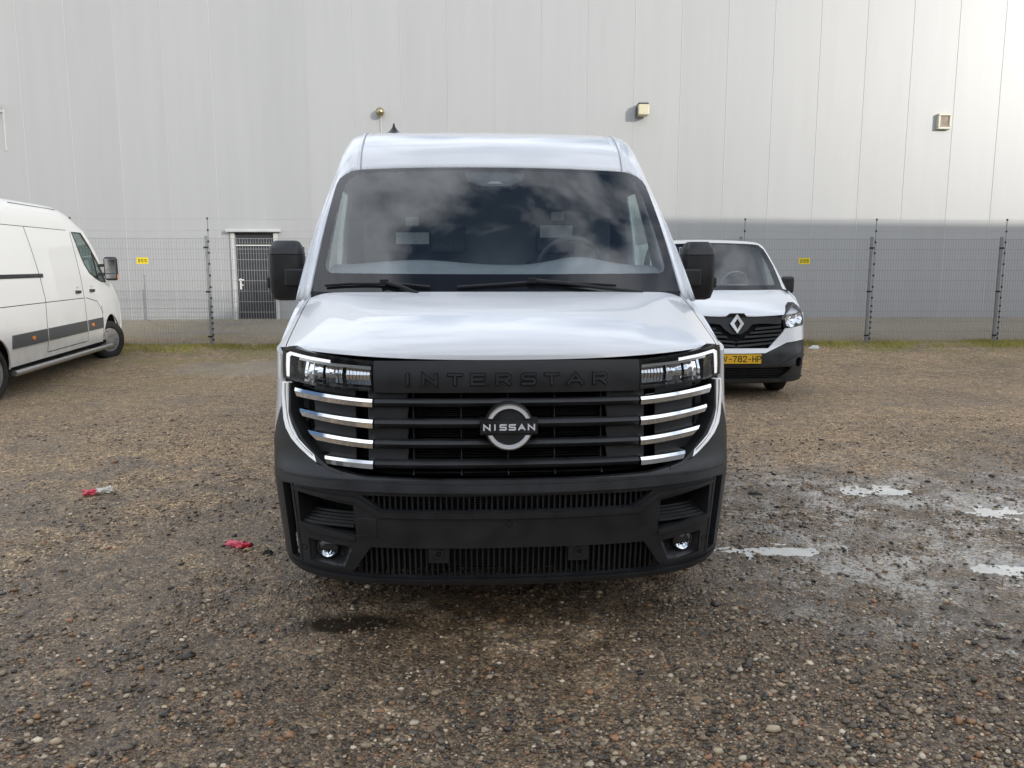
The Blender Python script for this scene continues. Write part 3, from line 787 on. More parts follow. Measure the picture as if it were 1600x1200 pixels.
# ================================================================== the large van in the middle
class Plan:
    """front plan curve of a vehicle: q = x on the nose, arc length round the corner and along the side"""
    def __init__(s, Lc, W, n, qk, prof, wz):
        s.L, s.W, s.n, s.qk, s.prof, s.wz = Lc, W, n, qk, prof, wz
        xs = [qk + (W - qk) * (1 - (1 - i / 200) ** 3) for i in range(201)]
        ys = [s.b(x) for x in xs]; ys[-1] = Lc
        q = [qk]
        for i in range(200): q.append(q[-1] + math.hypot(xs[i + 1] - xs[i], ys[i + 1] - ys[i]))
        s.tq, s.tx, s.ty = q, xs, ys
    def b(s, x):
        a = min(abs(x) / s.W, .999999); return s.L * (1 - (1 - a ** s.n) ** (1 / s.n))
    def xy(s, q):
        a = abs(q)
        if a <= s.qk: return a, s.b(a)
        if a >= s.tq[-1]: return s.W, s.L + a - s.tq[-1]
        return float(np.interp(a, s.tq, s.tx)), float(np.interp(a, s.tq, s.ty))
    def q_of_y(s, y): return s.tq[-1] + y - s.L
    def __call__(s, q, z, w=0.):
        x, y = s.xy(q); x1, y1 = s.xy(abs(q) + .004); x0, y0 = s.xy(max(0, abs(q) - .004))
        tx, ty = x1 - x0, y1 - y0; l = math.hypot(tx, ty) or 1
        nx, ny = -ty / l, tx / l                       # inward
        k = 1 - (1 - float(np.interp(z, *s.wz))) * min(1., x / s.W) ** 6
        p = float(np.interp(z, *s.prof)) * max(0., nx * 0 + ny)
        X = x * k + nx * w; Y = y + p + ny * w
        return (X if q >= 0 else -X, Y, z)

NZ = ([.2, .24, .3, .65, .70, .74, .78, 1.05, 1.2, 1.5], [.06, .04, .015, 0, .01, .04, .055, .075, .09, .09])
NW = ([.2, .24, .5, .65, .8, 1.0, 1.2, 1.5], [.945, .955, .985, 1.0, 1.0, .98, .972, .97])
PN = Plan(.5, 1.06, 2.6, 1.0, NZ, NW)
van = empty('delivery_van', (-0.01, 3.1, 0.0), (0, 0, R(3.6)))
tag(van, 'white delivery van with black bumper and chrome strips in the middle of the yard', 'van')
CU = sorted(set([round(x, 4) for a in frange(0, .9, .06) for x in (a, -a)] + [round(x, 4) for a in frange(.92, 1.36, .022) for x in (a, -a)]))
CUs = [c for c in CU]
ycur = PN.q_of_y

# ---- bumper skin -------------------------------------------------
half = [(.6, .236), (.82, .240), (.92, .250), (1.0, .272), (1.08, .295), (1.15, .31), (1.27, .325), (1.285, .38), (1.305, .45), (1.35, .58), (1.42, .69), (1.48, .76),
        (1.40, .80), (1.22, .80), (1.10, .84), (1.03, .93), (1.002, .965), (.992, .95), (.985, .90), (.968, .868), (.900, .798), (.818, .745), (.784, .735), (.6, .706), (.3, .699)]
outer = [(0, .235)] + half + [(0, .698)] + mirror_pts(half[::-1], -1)
slot1 = [(-.62, .632), (.62, .632), (.585, .606), (.53, .568), (-.53, .568), (-.585, .606)]
slot2 = [(-.585, .405), (.585, .405), (.668, .285), (.62, .272), (-.62, .272), (-.668, .285)]
holes = [slot1, slot2]
for sx in (1, -1):
    holes.append(mirror_pts([(.905, .622), (.655, .585), (.645, .455), (.905, .480)], sx))
    holes.append(mirror_pts([(.868, .417), (.66, .40), (.705, .302), (.866, .318)], sx))
    holes.append(mirror_pts([(.985, .645), (.938, .652), (.920, .31), (.975, .315)], sx))
bump = sheet('bumper', outer, holes, PN, .03, M_black, van, CU, [.3, .36, .42, .48, .54, .60, .65, .68, .72, .76], 0, .006, 40, 3)
# proud upper lip of the bumper and the chin
def PNf(q, z, w):
    k = max(0., min(1., (1.03 - abs(q)) / .2)); return PN(q, z, w * k if w < 0 else w + .003 * (1 - k))
def lip(name, pts, w0, th, bev):
    return sheet(name, pts, [], PNf, th, M_black, bump, CU, [], w0, bev, 40, 3)
a = [(1.06, .680), (.985, .688), (.8, .690), (.6, .688), (.3, .682)]
lip('bumper_crease', a + [(0, .68)] + mirror_pts(a[::-1], -1) + [(-1.06, .670), (-.985, .660), (-.6, .652), (0, .644), (.6, .652), (.985, .660), (1.06, .670)], -.014, .02, .007)
a = [(.54, .563), (.60, .60), (.64, .622), (.92, .642)]
b_ = [(.92, .628), (.645, .603), (.61, .585), (.545, .540)]
lip('panel_crease', [(-.3, .561), (.3, .561)] + a + b_ + [(-.0, .536)] + mirror_pts(b_[::-1], -1) + mirror_pts(a[::-1], -1), -.012, .02, .006)
a = [(.6, .262), (.82, .274), (.92, .284), (1.0, .300)]
b_ = [(1.0, .290), (.92, .262), (.82, .248), (.6, .239)]
lip('chin_spoiler', [(0, .262)] + a + b_ + [(0, .236)] + mirror_pts(b_[::-1], -1) + mirror_pts(a[::-1], -1), -.016, .025, .006)
# cavities behind the openings
sheet('intake_back', [(-.7, .66), (.7, .66), (.72, .26), (-.72, .26)], [], PN, .01, M_dark, bump, CU, [], .14)
def slats(name, x0, x1, z0, z1, step, tw, cut):
    mb = MB(); n = int((x1 - x0) / step)
    for i in range(n + 1):
        x = x0 + i * step
        if abs(x) > cut(z1) or abs(x) > cut(z0): 
            zt = z1; zb = z0
        v = []
        for (xx, ww) in ((x - tw / 2, .025), (x + tw / 2, .025), (x + tw / 2, .06), (x - tw / 2, .06)):
            for z in (z0, z1): v.append(PN(xx, z, ww))
        mb.add(v, [(0, 1, 3, 2), (2, 3, 5, 4), (4, 5, 7, 6), (6, 7, 1, 0)])
    for z in frange(z0 + .012, z1 - .012, .011):
        P = [[PN(x, z + dz, .062) for x in frange(x0, x1, .06)] for dz in (-.0022, .0022)]
        v, f = grid(P); mb.add(v, f)
    return mb.build(name, M_black, bump)
slats('upper_intake_grille', -.60, .60, .560, .640, .024, .008, lambda z: .6)
slats('lower_intake_grille', -.64, .64, .262, .412, .024, .008, lambda z: .64)
for x, z in ((-.298, .379), (.298, .379)):
    pl_ = sheet('sensor_mount', [(x - .045, z - .045), (x + .045, z - .045), (x + .045, z + .03), (x - .045, z + .03)], [], PN, .012, M_black, bump, [x], [], .012, .002)
    ring = [(x + .019 * math.cos(t), z + .019 * math.sin(t)) for t in [2 * math.pi * k / 20 for k in range(20)]]
    rin = [(x + .013 * math.cos(t), z + .013 * math.sin(t)) for t in [2 * math.pi * k / 20 for k in range(20)]]
    sheet('parking_sensor', ring, [rin], PN, .014, M_black, pl_, [], [], .001, .002)
    sheet('sensor_face', rin, [], PN, .006, M_gloss, pl_, [], [], .006)
for x, z in ((0, .512), (-.893, .372), (.893, .372)):
    r0 = [(x + .014 * math.cos(t), z + .014 * math.sin(t)) for t in [2 * math.pi * k / 16 for k in range(16)]]
    r1 = [(x + .011 * math.cos(t), z + .011 * math.sin(t)) for t in [2 * math.pi * k / 16 for k in range(16)]]
    sheet('parking_sensor', r0, [r1], PN, .006, M_gloss, bump, [], [], -.0015)
# tow-eye cover on the image-left half of the bumper
tw = [(-.640, .445), (-.555, .448), (-.555, .530), (-.640, .533)]
sheet('tow_eye_cover', tw, [], PN, .004, M_black, bump, [], [], -.003, .002)
for sx in (1, -1):
    # side pockets: back, shelf
    rc = mirror_pts([(.93, .65), (.63, .60), (.62, .43), (.93, .46)], sx)
    sheet('pocket_back', rc, [], PN, .01, M_dark, bump, CU, [], .13)
    rim_o = mirror_pts([(.912, .630), (.648, .592), (.638, .448), (.912, .474)], sx)
    rim_i = mirror_pts([(.905, .622), (.655, .585), (.645, .455), (.905, .480)], sx)
    sheet('pocket_wall', rim_o, [rim_i], PN, .11, M_black, bump, CU, [], .02)
    mb = MB()
    for k in range(5):
        z = .530 - k * .009; d0 = .085 - k * .017
        xs = frange(.66, .90, .04)
        P = [[PN(sx * x, z - .0, d0 + .03) for x in xs], [PN(sx * x, z, d0) for x in xs], [PN(sx * x, z - .011, d0 - .002) for x in xs]]
        v, f = grid(P); mb.add(v, f)
    mb.build('pocket_shelf', M_black, bump, 20)
    sheet('pocket_ledge', mirror_pts([(.908, .488), (.80, .478), (.65, .447), (.645, .432), (.80, .447), (.908, .468)], sx), [], PN, .03, M_black, bump, CU, [], -.010, .005)
    sheet('fog_lamp_surround', mirror_pts([(.872, .421), (.655, .403), (.702, .297), (.870, .313)], sx),
          [mirror_pts([(.80 + .043 * math.cos(t) - .005, .377 + .043 * math.sin(t)) for t in [2 * math.pi * k / 24 for k in range(24)]], sx)],
          lambda q, z, w, s_=sx: PN(q, z, w + .055 * max(0, min(1, min((abs(q) - .668 - (.40 - z) * .4) / .045, (.868 - abs(q)) / .03, (.414 - z) / .03, (z - .312) / .03)))), .012, M_black, bump,
          [sx * x for x in frange(.67, .87, .012)], frange(.305, .42, .012), .004, 0, 30)
    fl = bpy.data.objects.new('fog_lamp', None); fl.empty_display_size = .05; link(fl, van)
    c = Vector(PN(sx * .795, .377, .035)); nrm = Vector(PN(sx * .795, .377, 0)) - c; nrm.normalize()
    fl.location = c; fl.rotation_euler = Vector((nrm.x * .4, nrm.y, 0)).to_track_quat('-Y', 'Z').to_euler()
    MB().lathe([(0.03, .046), (-.012, .046), (-.014, .040), (.0, .039)], 28, 'y').build('bezel', M_black, fl)
    mb = MB(); n = 40; P = []
    for i in range(9):
        rr = .0385 * i / 8
        P.append([(rr * math.cos(t), .010 + .85 * (rr * math.sin(t)) + .30 * abs(((rr * math.cos(t) / .0128 + .5) % 1) - .5) * .0128 * 2, rr * math.sin(t)) for t in [2 * math.pi * k / n for k in range(n + 1)]])
    v, f = grid(P); mb.add(v, f).build('reflector', M_chrome, fl, 15)
    P = []
    for i in range(7):
        rr = .039 * i / 6
        P.append([(rr * math.cos(t), -.026 + 9 * rr * rr, rr * math.sin(t)) for t in [2 * math.pi * k / n for k in range(n + 1)]])
    v, f = grid(P); MB().add(v, f).build('lens', M_lens, fl)
    # air curtain slot
    sheet('air_curtain_duct', mirror_pts([(.995, .66), (.928, .665), (.908, .30), (.985, .305)], sx), [], PN, .01, M_dark, bump, CU, [], .12)
    sheet('air_curtain_edge', mirror_pts([(.938, .655), (.926, .655), (.908, .305), (.920, .303)], sx), [], PN, .10, M_black, bump, CU, [], -.004, .003)

# ---- grille ------------------------------------------------------
gb = [(.55, .70), (.78, .735), (.90, .80), (.955, .90), (.96, 1.075), (.73, 1.06), (.3, 1.06)]
gback = sheet('grille_panel', [(0, .69)] + gb + [(0, 1.06)] + mirror_pts(gb[::-1], -1), [], PN, .01, M_dark, van, CU, [], .105)
BAR = [(1.030, .994), (.944, .905), (.857, .820), (.771, .737)]
OUTB = [[(.922, 1.065), (.910, 1.026)], [(.897, .977), (.881, .943)], [(.860, .888), (.815, .845)], [(.780, .783), (.767, .749)]]
def barmap(q, z, w):
    x, y, zz_ = PN(q, z, w); return (x, y, zz_)
for k, (zt, zb) in enumerate(BAR):
    h_ = zt - zb
    # centre bar: rounded nose
    xs = frange(-.563, .563, .045)
    prof = [(zt - .001, .05), (zt, .012), (zt - .004, .002), (zt - h_ * .45, -.004), (zb + .006, .006), (zb, .016), (zb + .001, .05)]
    P = [[PN(x, z, w) for x in xs] for z, w in prof]
    v, f = grid(P); o = MB().add(v, f).build('grille_bar', M_black, van, 50)
    for sx in (1, -1):
        (xt, zzt), (xb, zzb) = OUTB[k]
        n = 14; P = []
        for fr, w in ((0, .05), (0, .004), (.06, -.003), (.40, -.010), (.44, -.009), (.97, -.006), (1.0, -.001), (1.0, .05)):
            row = []
            for i in range(n + 1):
                t = i / n
                tx_ = .568 + (xt - .568) * t; bx_ = .568 + (xb - .568) * t
                ta = zt + (zzt - zt) * t ** 1.35; ba = zb + (zzb - zb) * t ** 1.35
                row.append(PN(sx * (tx_ + (bx_ - tx_) * fr), ta + (ba - ta) * fr, w))
            P.append(row)
        v, f = grid(P)
        v2 = [P[j][n] for j in range(len(P))]
        o = MB().add(v, f).add(v2, [tuple(range(len(P)))]).build('chrome_strip', M_chrome, van, 25)
        o.modifiers.new('thick', 'SOLIDIFY').thickness = .0
        o.modifiers.clear()
# lattice between the bars
mb = MB()
xs = frange(-.41, .41, .06)
for (z0, z1) in ((1.032, 1.052), (.947, .992), (.860, .903), (.774, .818), (.712, .735)):
    for z in frange(z0 + .004, z1 - .004, .0105):
        P = [[PN(x, z - .0025, .055) for x in xs], [PN(x, z + .0025, .05) for x in xs], [PN(x, z + .0025, .08) for x in xs]]
        v, f = grid(P); mb.add(v, f)
    for x in (-.405, -.2, 0, .2, .405):
        v = [PN(x + a_, z, w) for a_ in (-.0025, .0025) for z in (z0 - .004, z1 + .004) for w in (.045, .08)]
        mb.add(v, [(0, 1, 3, 2), (4, 6, 7, 5), (0, 4, 5, 1), (2, 3, 7, 6), (0, 2, 6, 4)])
mb.build('grille_lattice', M_black, van, 30)
for sx in (1, -1):
    for (z0, z1) in ((.947, .992), (.860, .903), (.774, .818), (1.034, 1.05)):
        sheet('grille_blank', mirror_pts([(.43, z0 - .01), (.60, z0 - .01), (.60, z1 + .01), (.42, z1 + .01)], sx), [], PN, .01, M_black, van, CU, [], .035, .003)
        sheet('grille_blank', mirror_pts([(.66, z0 - .01), (.86, z0 + .015), (.87, z1 + .03), (.66, z1 + .016)], sx), [], PN, .01, M_black, van, CU, [], .048, .003)
    # framing fin along the trim blade
    fin = [(.945, 1.08), (.944, .955), (.925, .915), (.880, .845), (.805, .768), (.76, .738), (.70, .722), (.70, .713), (.765, .727), (.815, .752), (.893, .83), (.938, .905), (.955, .95), (.956, 1.08)]
    sheet('grille_frame', mirror_pts(fin, sx), [], PN, .07, M_black, van, CU, [.74, .78, .82, .86, .9, .94, .98, 1.02, 1.06], -.004, .003)
# nameplate
np_ = [(-.562, 1.056), (.562, 1.056), (.562, 1.187), (.28, 1.190), (-.28, 1.190), (-.562, 1.187)]
plate = sheet('nameplate_panel', np_, [], lambda q, z, w: PN(q, z, w - .006 * math.sin(math.pi * (z - 1.056) / .134)), .03, M_black, van, CU, frange(1.07, 1.18, .012), 0, .004)
for ch, x in zip('INTERSTAR', (-.418, -.327, -.222, -.127, -.021, .084, .181, .281, .386)):
    ww = .066 if ch != 'A' else .074
    letter(ch, x, 1.113, ww, .054, .0155, PN, .007, M_gloss, plate, -.0035)
    letter(ch, x, 1.113, ww - .006, .048, .0095, PN, .008, M_black, plate, -.0042, 'letter_face')
# badge
bdg = bpy.data.objects.new('badge', None); bdg.empty_display_size = .1; link(bdg, van)
cz = .9195
def arc(r, a0, a1, n): return [(r * math.cos(a0 + (a1 - a0) * i / n), cz + r * math.sin(a0 + (a1 - a0) * i / n)) for i in range(n + 1)]
full = arc(.103, 0, 2 * math.pi, 48)[:-1]
BM = lambda q, z, w: (q, .055 + w, z)
bp = sorted([(.0, 0)]); 
g = math.asin(.033 / .103)
outline = arc(.103, g, math.pi - g, 30) + [(-.120, cz + .033), (-.120, cz - .033)] + arc(.103, math.pi + g, 2 * math.pi - g, 30) + [(.120, cz - .033), (.120, cz + .033)]
sheet('badge_plate', outline, [], BM, .05, M_black, bdg, [], [], -.022, .006, 40, 3)
for s_ in (1, -1):
    a0 = math.asin(.036 / .094); a1 = math.asin(.036 / .079)
    lo = arc(.0945, a0, math.pi - a0, 30); li = arc(.0775, math.pi - a1, a1, 30)
    if s_ < 0: lo = [(x, 2 * cz - z) for x, z in lo]; li = [(x, 2 * cz - z) for x, z in li]
    sheet('badge_ring', lo + li, [], BM, .012, M_badge, bdg, [], [], -.034, .004, 40, 3)
    lo = arc(.0955, a0, math.pi - a0, 30); li = arc(.0915, math.pi - a0, a0, 30)
    if s_ < 0: lo = [(x, 2 * cz - z) for x, z in lo]; li = [(x, 2 * cz - z) for x, z in li]
    sheet('ring_edge', lo + li, [], BM, .004, M_chrome, bdg, [], [], -.0355)
MB().add(*(lambda v: (v, [(0, 1, 2, 3)]))([])).v
o = sheet('badge_bar', [(-.114, cz - .026), (.114, cz - .026), (.114, cz + .026), (-.114, cz + .026)], [], BM, .012, M_black, bdg, [], [], -.036, .004, 40, 3)
for i, ch in enumerate('NISSAN'):
    letter(ch, (-.0925, -.0595, -.0255, .0125, .0515, .0915)[i], cz, .030 if ch != 'I' else .02, .026, .0058, BM, .003, M_badgew, o, -.0368)
# ---- head lamps ---------------------------------------------------
for sx in (1, -1):
    hl = bpy.data.objects.new('headlamp', None); hl.empty_display_size = .1; link(hl, van)
    ol = [(.566, 1.186), (.68, 1.196), (.79, 1.209), (.88, 1.223), (.96, 1.238), (1.0, 1.222), (1.004, 1.16), (.998, 1.098), (.94, 1.092), (.84, 1.078), (.73, 1.066), (.566, 1.060)]
    il = [(.575, 1.176), (.68, 1.187), (.79, 1.200), (.88, 1.214), (.95, 1.226), (.985, 1.212), (.988, 1.16), (.984, 1.106), (.94, 1.102), (.84, 1.088), (.73, 1.076), (.575, 1.070)]
    O_ = mirror_pts(ol, sx); I_ = mirror_pts(il, sx)
    sheet('lamp_rim', O_, [I_], PN, .09, M_gloss, hl, CU, [], .004, .002)
    sheet('lamp_bowl', O_, [], PN, .008, M_gloss, hl, CU, [1.1, 1.14, 1.18], .088)
    sheet('lens', O_, [], PN, 0, M_lens, hl, CU, [1.1, 1.14, 1.18], 0)
    # reflector cells
    for (x0, x1, z0, z1, d, am, per) in ((.585, .705, 1.074, 1.156, .045, .011, .016), (.718, .815, 1.078, 1.166, .05, .014, .020), (.828, .925, 1.092, 1.176, .05, .010, .026)):
        def rm(q, z, w, d=d, am=am, per=per, x0=x0):
            t = (abs(q) - x0) / per; tri = abs((t % 1) - .5) * 2
            return PN(q, z, d + w + am * tri + .25 * abs(z - 1.12))
        sheet('reflector', mirror_pts([(x0, z0), (x1, z0 + .006), (x1, z1), (x0, z1 - .008)], sx), [], rm, .004, M_chrome, hl, [sx * x for x in frange(x0 + per / 2, x1, per / 2)], frange(z0, z1, .012), 0, 0, 12)
    sheet('lamp_trim', mirror_pts([(.58, 1.160), (.78, 1.172), (.93, 1.190), (.93, 1.178), (.78, 1.160), (.58, 1.146)], sx), [], PN, .03, M_silver, hl, CU, [], .03, .002)
    gd = [(.758, 1.186), (.86, 1.198), (.962, 1.214), (.986, 1.204), (.990, 1.10), (.972, 1.098), (.968, 1.190), (.957, 1.199), (.86, 1.185), (.758, 1.173)]
    sheet('light_guide', mirror_pts(gd, sx), [], PN, .005, M_guide, hl, CU, [1.12, 1.15, 1.18], .010, .001)
    cv_ = [(.990, 1.082), (.994, 1.03), (.990, .985), (.980, .92), (.966, .882), (.935, .840), (.897, .806), (.85, .772), (.816, .752), (.826, .780), (.86, .808), (.904, .846), (.932, .884), (.950, .93), (.960, .985), (.965, 1.03), (.966, 1.082)]
    sheet('trim_blade', mirror_pts(cv_, sx), [], lambda q, z, w: PN(q, z, w), .03, M_blade, hl, CU, frange(.76, 1.08, .03), -.006, .008, 50, 3)
    cv2 = [(.974, 1.078), (.973, 1.03), (.968, .985), (.957, .932), (.939, .888), (.910, .848), (.868, .811), (.832, .783), (.828, .776), (.864, .804), (.906, .842), (.935, .881), (.952, .928), (.963, .985), (.968, 1.03), (.968, 1.078)]
    sheet('blade_edge', mirror_pts(cv2, sx), [], PN, .02, M_chrome, hl, CU, frange(.79, 1.08, .03), -.010, .002)

# ---- hood and front wings ------------------------------------------
rows = [  # centre y, centre z, edge y, edge z, edge x
    (.088, 1.192, .455, 1.236, 1.026), (.092, 1.222, .475, 1.250, 1.028), (.125, 1.262, .510, 1.272, 1.030), (.23, 1.318, .580, 1.306, 1.031), (.42, 1.379, .690, 1.356, 1.031), (.63, 1.428, .83, 1.412, 1.030), (.80, 1.462, .985, 1.455, 1.030)]
RW = catmull(rows, 4)
def hood_pt(u, i):
    yc, zc, ye, ze, xe = RW[i]; s_ = abs(u); x = xe * s_
    t = i / (len(RW) - 1)
    yb = PN.b(min(x / .9, 1.06 * .99998) * (1 - t) * 1.0 + x * .98 * t) if False else PN.b(x * 1.0)
    ybe = PN.b(xe)
    y = yc + (ye - yc) * ((yb / ybe) * (1 - t * .6) + t * .6 * s_ ** 2)
    z = zc + (ze - zc) * s_ ** 2.2 - (.055 * (t ** .7) * max(0, (s_ - .80) / .2) ** 2.2)
    if t < .35: z -= (.018 * (1 - t / .35)) * max(0, (s_ - .9) / .1) ** 2
    # pressed bonnet sides: the middle stands a little proud
    e = (s_ - (.48 + .22 * t)) / .10; e = max(0, min(1, e)); e = e * e * (3 - 2 * e)
    z -= .012 * e * math.sin(math.pi * min(1, max(0, (t - .12) / .88))) 
    return (math.copysign(x, u) if u else 0., y, z)
US = .945
us = [(-US + 2 * US * i / 60) for i in range(61)]
P = [[hood_pt(u, i) for u in us] for i in range(len(RW))]
front = [(x, y + .012, z - .004) for x, y, z in P[0]]
under = [(x, y + .05, z - .006) for x, y, z in P[0]]
P = [under, front] + P
v, f = grid(P)
o = MB().add(v, f).build('hood', M_white, van, 60)
for sx in (1, -1):
    ul = [US + .006 + (1 - US - .006) * i / 8 for i in range(9)]
    P = []
    for i in range(len(RW)):
        p0 = hood_pt(sx * ul[0], i)
        P.append([(p0[0], p0[1], p0[2] - .03)] + [hood_pt(sx * u, i) for u in ul])
    # carry the wing round the shoulder and down the side to the lamp line
    for i, row in enumerate(P):
        x, y, z = row[-1]
        xx = 1.06 * .97
        row += [(sx * (xx + .004), y + .012, z - .012), (sx * (xx + .006), y + .03, z - .035)]
    ex = [(sx * a_, b2, c_) for a_, b2, c_ in ((.965, 1.03, 1.43), (.972, 1.06, 1.47), (.985, 1.08, 1.472), (1.0, 1.09, 1.468), (1.01, 1.10, 1.464), (1.018, 1.11, 1.46), (1.024, 1.115, 1.455), (1.028, 1.12, 1.45), (1.031, 1.125, 1.445), (1.033, 1.13, 1.44), (1.034, 1.14, 1.43), (1.035, 1.15, 1.41))]
    P.append(ex[:len(P[0])])
    v, f = grid(P)
    o = MB().add(v, f).build('wing_top', M_white, van, 50); fix_normals(o, 50)
# dark channel under the shut lines and under the cowl
mb = MB()
P = [[(sx_ * 1.0 * p, y, z) for p, y, z in ()] for sx_ in ()]
P = [[(x, y + .03, z - .035) for x, y, z in [hood_pt(u, i) for u in frange(-.985, .985, .05)]] for i in range(len(RW))]
v, f = grid(P); mb.add(v, f).build('hood_liner', M_dark, van)

# ---- flank: wing side, door, load bay ------------------------------
def archpts(yc, r, z0):
    a0 = math.asin((z0 - .345) / r) if abs(z0 - .345) < r else 0
    return [(ycur(yc + r * math.cos(t)), .345 + r * math.sin(t)) for t in frange(math.pi - a0, a0, .22)] if True else []
def arch_line(yc, r, z0):
    a0 = math.asin((z0 - .345) / r)
    n = 14; return [(ycur(yc - r * math.cos(a0 + (math.pi - 2 * a0) * i / n)), .345 + r * math.sin(a0 + (math.pi - 2 * a0) * i / n)) for i in range(n + 1)]
flank = [(1.012, .97), (1.10, .845), (1.22, .805), (1.40, .805), (1.485, .765)]
al = arch_line(1.0, .43, .36)
flank += [p for p in al if p[0] > 1.50] + [(ycur(1.44), .30)]
al2 = arch_line(4.6, .43, .36)
flank += [(ycur(4.16), .30)] + al2 + [(ycur(5.04), .30), (ycur(5.65), .32), (ycur(5.65), 1.46)]
flank += [(ycur(1.02), 1.46), (ycur(.985), 1.42), (ycur(.83), 1.375), (ycur(.69), 1.318), (ycur(.58), 1.268), (ycur(.51), 1.235), (1.13, 1.215), (1.04, 1.205), (1.015, 1.16), (1.010, 1.09)]
for sx in (1, -1):
    o = sheet('flank', mirror_pts(flank, sx), [], PN, .02, M_white, van, [sx * q for q in frange(1.02, 1.36, .03) + frange(1.5, 6.3, .3)], frange(.4, 1.4, .1), 0, .004)
    for (ya, yb_, za, zb_) in ((1.42, 1.428, .34, 1.46), (2.40, 2.408, .34, 2.0), (3.60, 3.608, .34, 1.46)):
        sheet('panel_gap', mirror_pts([(ycur(ya), za), (ycur(yb_), za), (ycur(yb_), min(zb_, 1.45)), (ycur(ya), min(zb_, 1.45))], sx), [], PN, .002, M_dark, o, [], frange(.4, 1.4, .1), -.001)
    sheet('side_moulding', mirror_pts([(ycur(1.5), .62), (ycur(4.1), .62), (ycur(4.1), .78), (ycur(1.5), .78)], sx), [], PN, .03, M_black, o, [sx * ycur(y) for y in frange(1.6, 4.1, .3)], [.7], -.018, .008)
    # dark wheel-arch liner
    for yc in (1.0, 4.6):
        n = 16; P = [[(sx * xx, yc - .45 * math.cos(math.pi * i / n), .33 + .45 * math.sin(math.pi * i / n)) for i in range(n + 1)] for xx in (1.02, .70)]
        v, f = grid(P); MB().add(v, f).build('arch_liner', M_dark, van)
    for yc in (1.0, 4.6):
        wheel(van, (sx * .90, yc, .345), .345, .215, sx, 0)
MB().box(-.93, .93, .62, 5.6, .27, .30).build('underbody', M_dark, van)
MB().box(-.70, .70, .25, .9, .30, .75).build('radiator_block', M_dark, van)

# ---- cab shell ------------------------------------------------------
R0 = [(.988, .965, 1.435), (.972, 1.28, 1.72), (.948, 1.52, 1.953), (.928, 1.68, 2.10), (.872, 1.745, 2.165), (.80, 1.735, 2.176), (.4, 1.66, 2.184), (0, 1.635, 2.186)]
R1 = [(1.022, .99, 1.425), (1.012, 1.33, 1.725), (.982, 1.57, 1.96), (.955, 1.75, 2.12), (.90, 1.86, 2.265), (.80, 1.86, 2.325), (.4, 1.80, 2.343), (0, 1.775, 2.347)]
R2 = [(1.042, 1.06, 1.41), (1.032, 1.43, 1.73), (1.002, 1.70, 1.97), (.982, 1.88, 2.13), (.918, 2.09, 2.392), (.80, 2.14, 2.462), (.4, 2.12, 2.472), (0, 2.11, 2.474)]
R3 = [(1.036, 2.5, 1.41), (1.018, 2.5, 1.73), (.995, 2.5, 1.97), (.965, 2.5, 2.15), (.905, 2.5, 2.41), (.80, 2.5, 2.474), (.4, 2.5, 2.486), (0, 2.5, 2.488)]
R4 = [(x, 5.65, z) for x, y, z in R3]
RR = [np.array(catmull(r, 4)) for r in (R0, R1, R2, R3, R4)]
rowsC = []
def rowmix(a, b_, c, d, t):
    return .5 * ((2 * b_) + (-a + c) * t + (2 * a - 5 * b_ + 4 * c - d) * t * t + (-a + 3 * b_ - 3 * c + d) * t ** 3)
seq = [2 * RR[0] - RR[1]] + RR
nR = 5
for i in range(4):
    a = RR[i - 1] if i else 2 * RR[0] - RR[1]; d = RR[i + 2] if i + 2 < 5 else 2 * RR[4] - RR[3]
    if i >= 2:   # straight sides from the A-pillar back: no overshoot
        a = RR[i] * 2 - RR[i + 1]; d = RR[i + 1] * 2 - RR[i]
    for k in range(5):
        rowsC.append(rowmix(a, RR[i], RR[i + 1], d, k / 5))
rowsC.append(RR[4])
nj = len(rowsC[0])
SW0, SW1, SJ0, SJ1 = 12, 14, 2, 11            # side-window opening in grid cells
P = [[(0, 0, 0)] * (2 * nj - 1) for _ in rowsC]
for i, r in enumerate(rowsC):
    P[i] = [tuple(p) for p in r] + [(-p[0], p[1], p[2]) for p in r[-2::-1]]
v, f = grid(P); nb = 2 * nj - 1
keep = []; win = {1: [], -1: []}
for i in range(len(P) - 1):
    for j in range(nb - 1):
        jj = j if j < nj - 1 else nb - 2 - j
        q = f[i * (nb - 1) + j]
        if SW0 <= i < SW1 and SJ0 <= jj < SJ1: win[1 if j < nj - 1 else -1].append(q)
        else: keep.append(q)
shell = MB().add(v, keep).build('cab_shell', M_white, van, 50)
fix_normals(shell, 50)
sol = shell.modifiers.new('thick', 'SOLIDIFY'); sol.thickness = .02; sol.offset = -1
for sx in (1, -1):
    o = obj('side_window', v, win[sx], M_sideglass, van, 60)
    bm = bmesh.new(); bm.from_mesh(o.data); bmesh.ops.delete(bm, geom=[q for q in bm.verts if not q.link_faces], context='VERTS'); bm.to_mesh(o.data); bm.free()
# rear wall
pr = [(1.02, .34), (1.03, 1.4)] + [(p[0] - .002, p[2] - .002) for p in R3[1:]]
ob = [(x, 5.645, z) for x, z in pr] + [(-x, 5.645, z) for x, z in pr[-2::-1]]
MB().add(ob, [tuple(range(len(ob)))]).build('rear_doors', M_white, van)
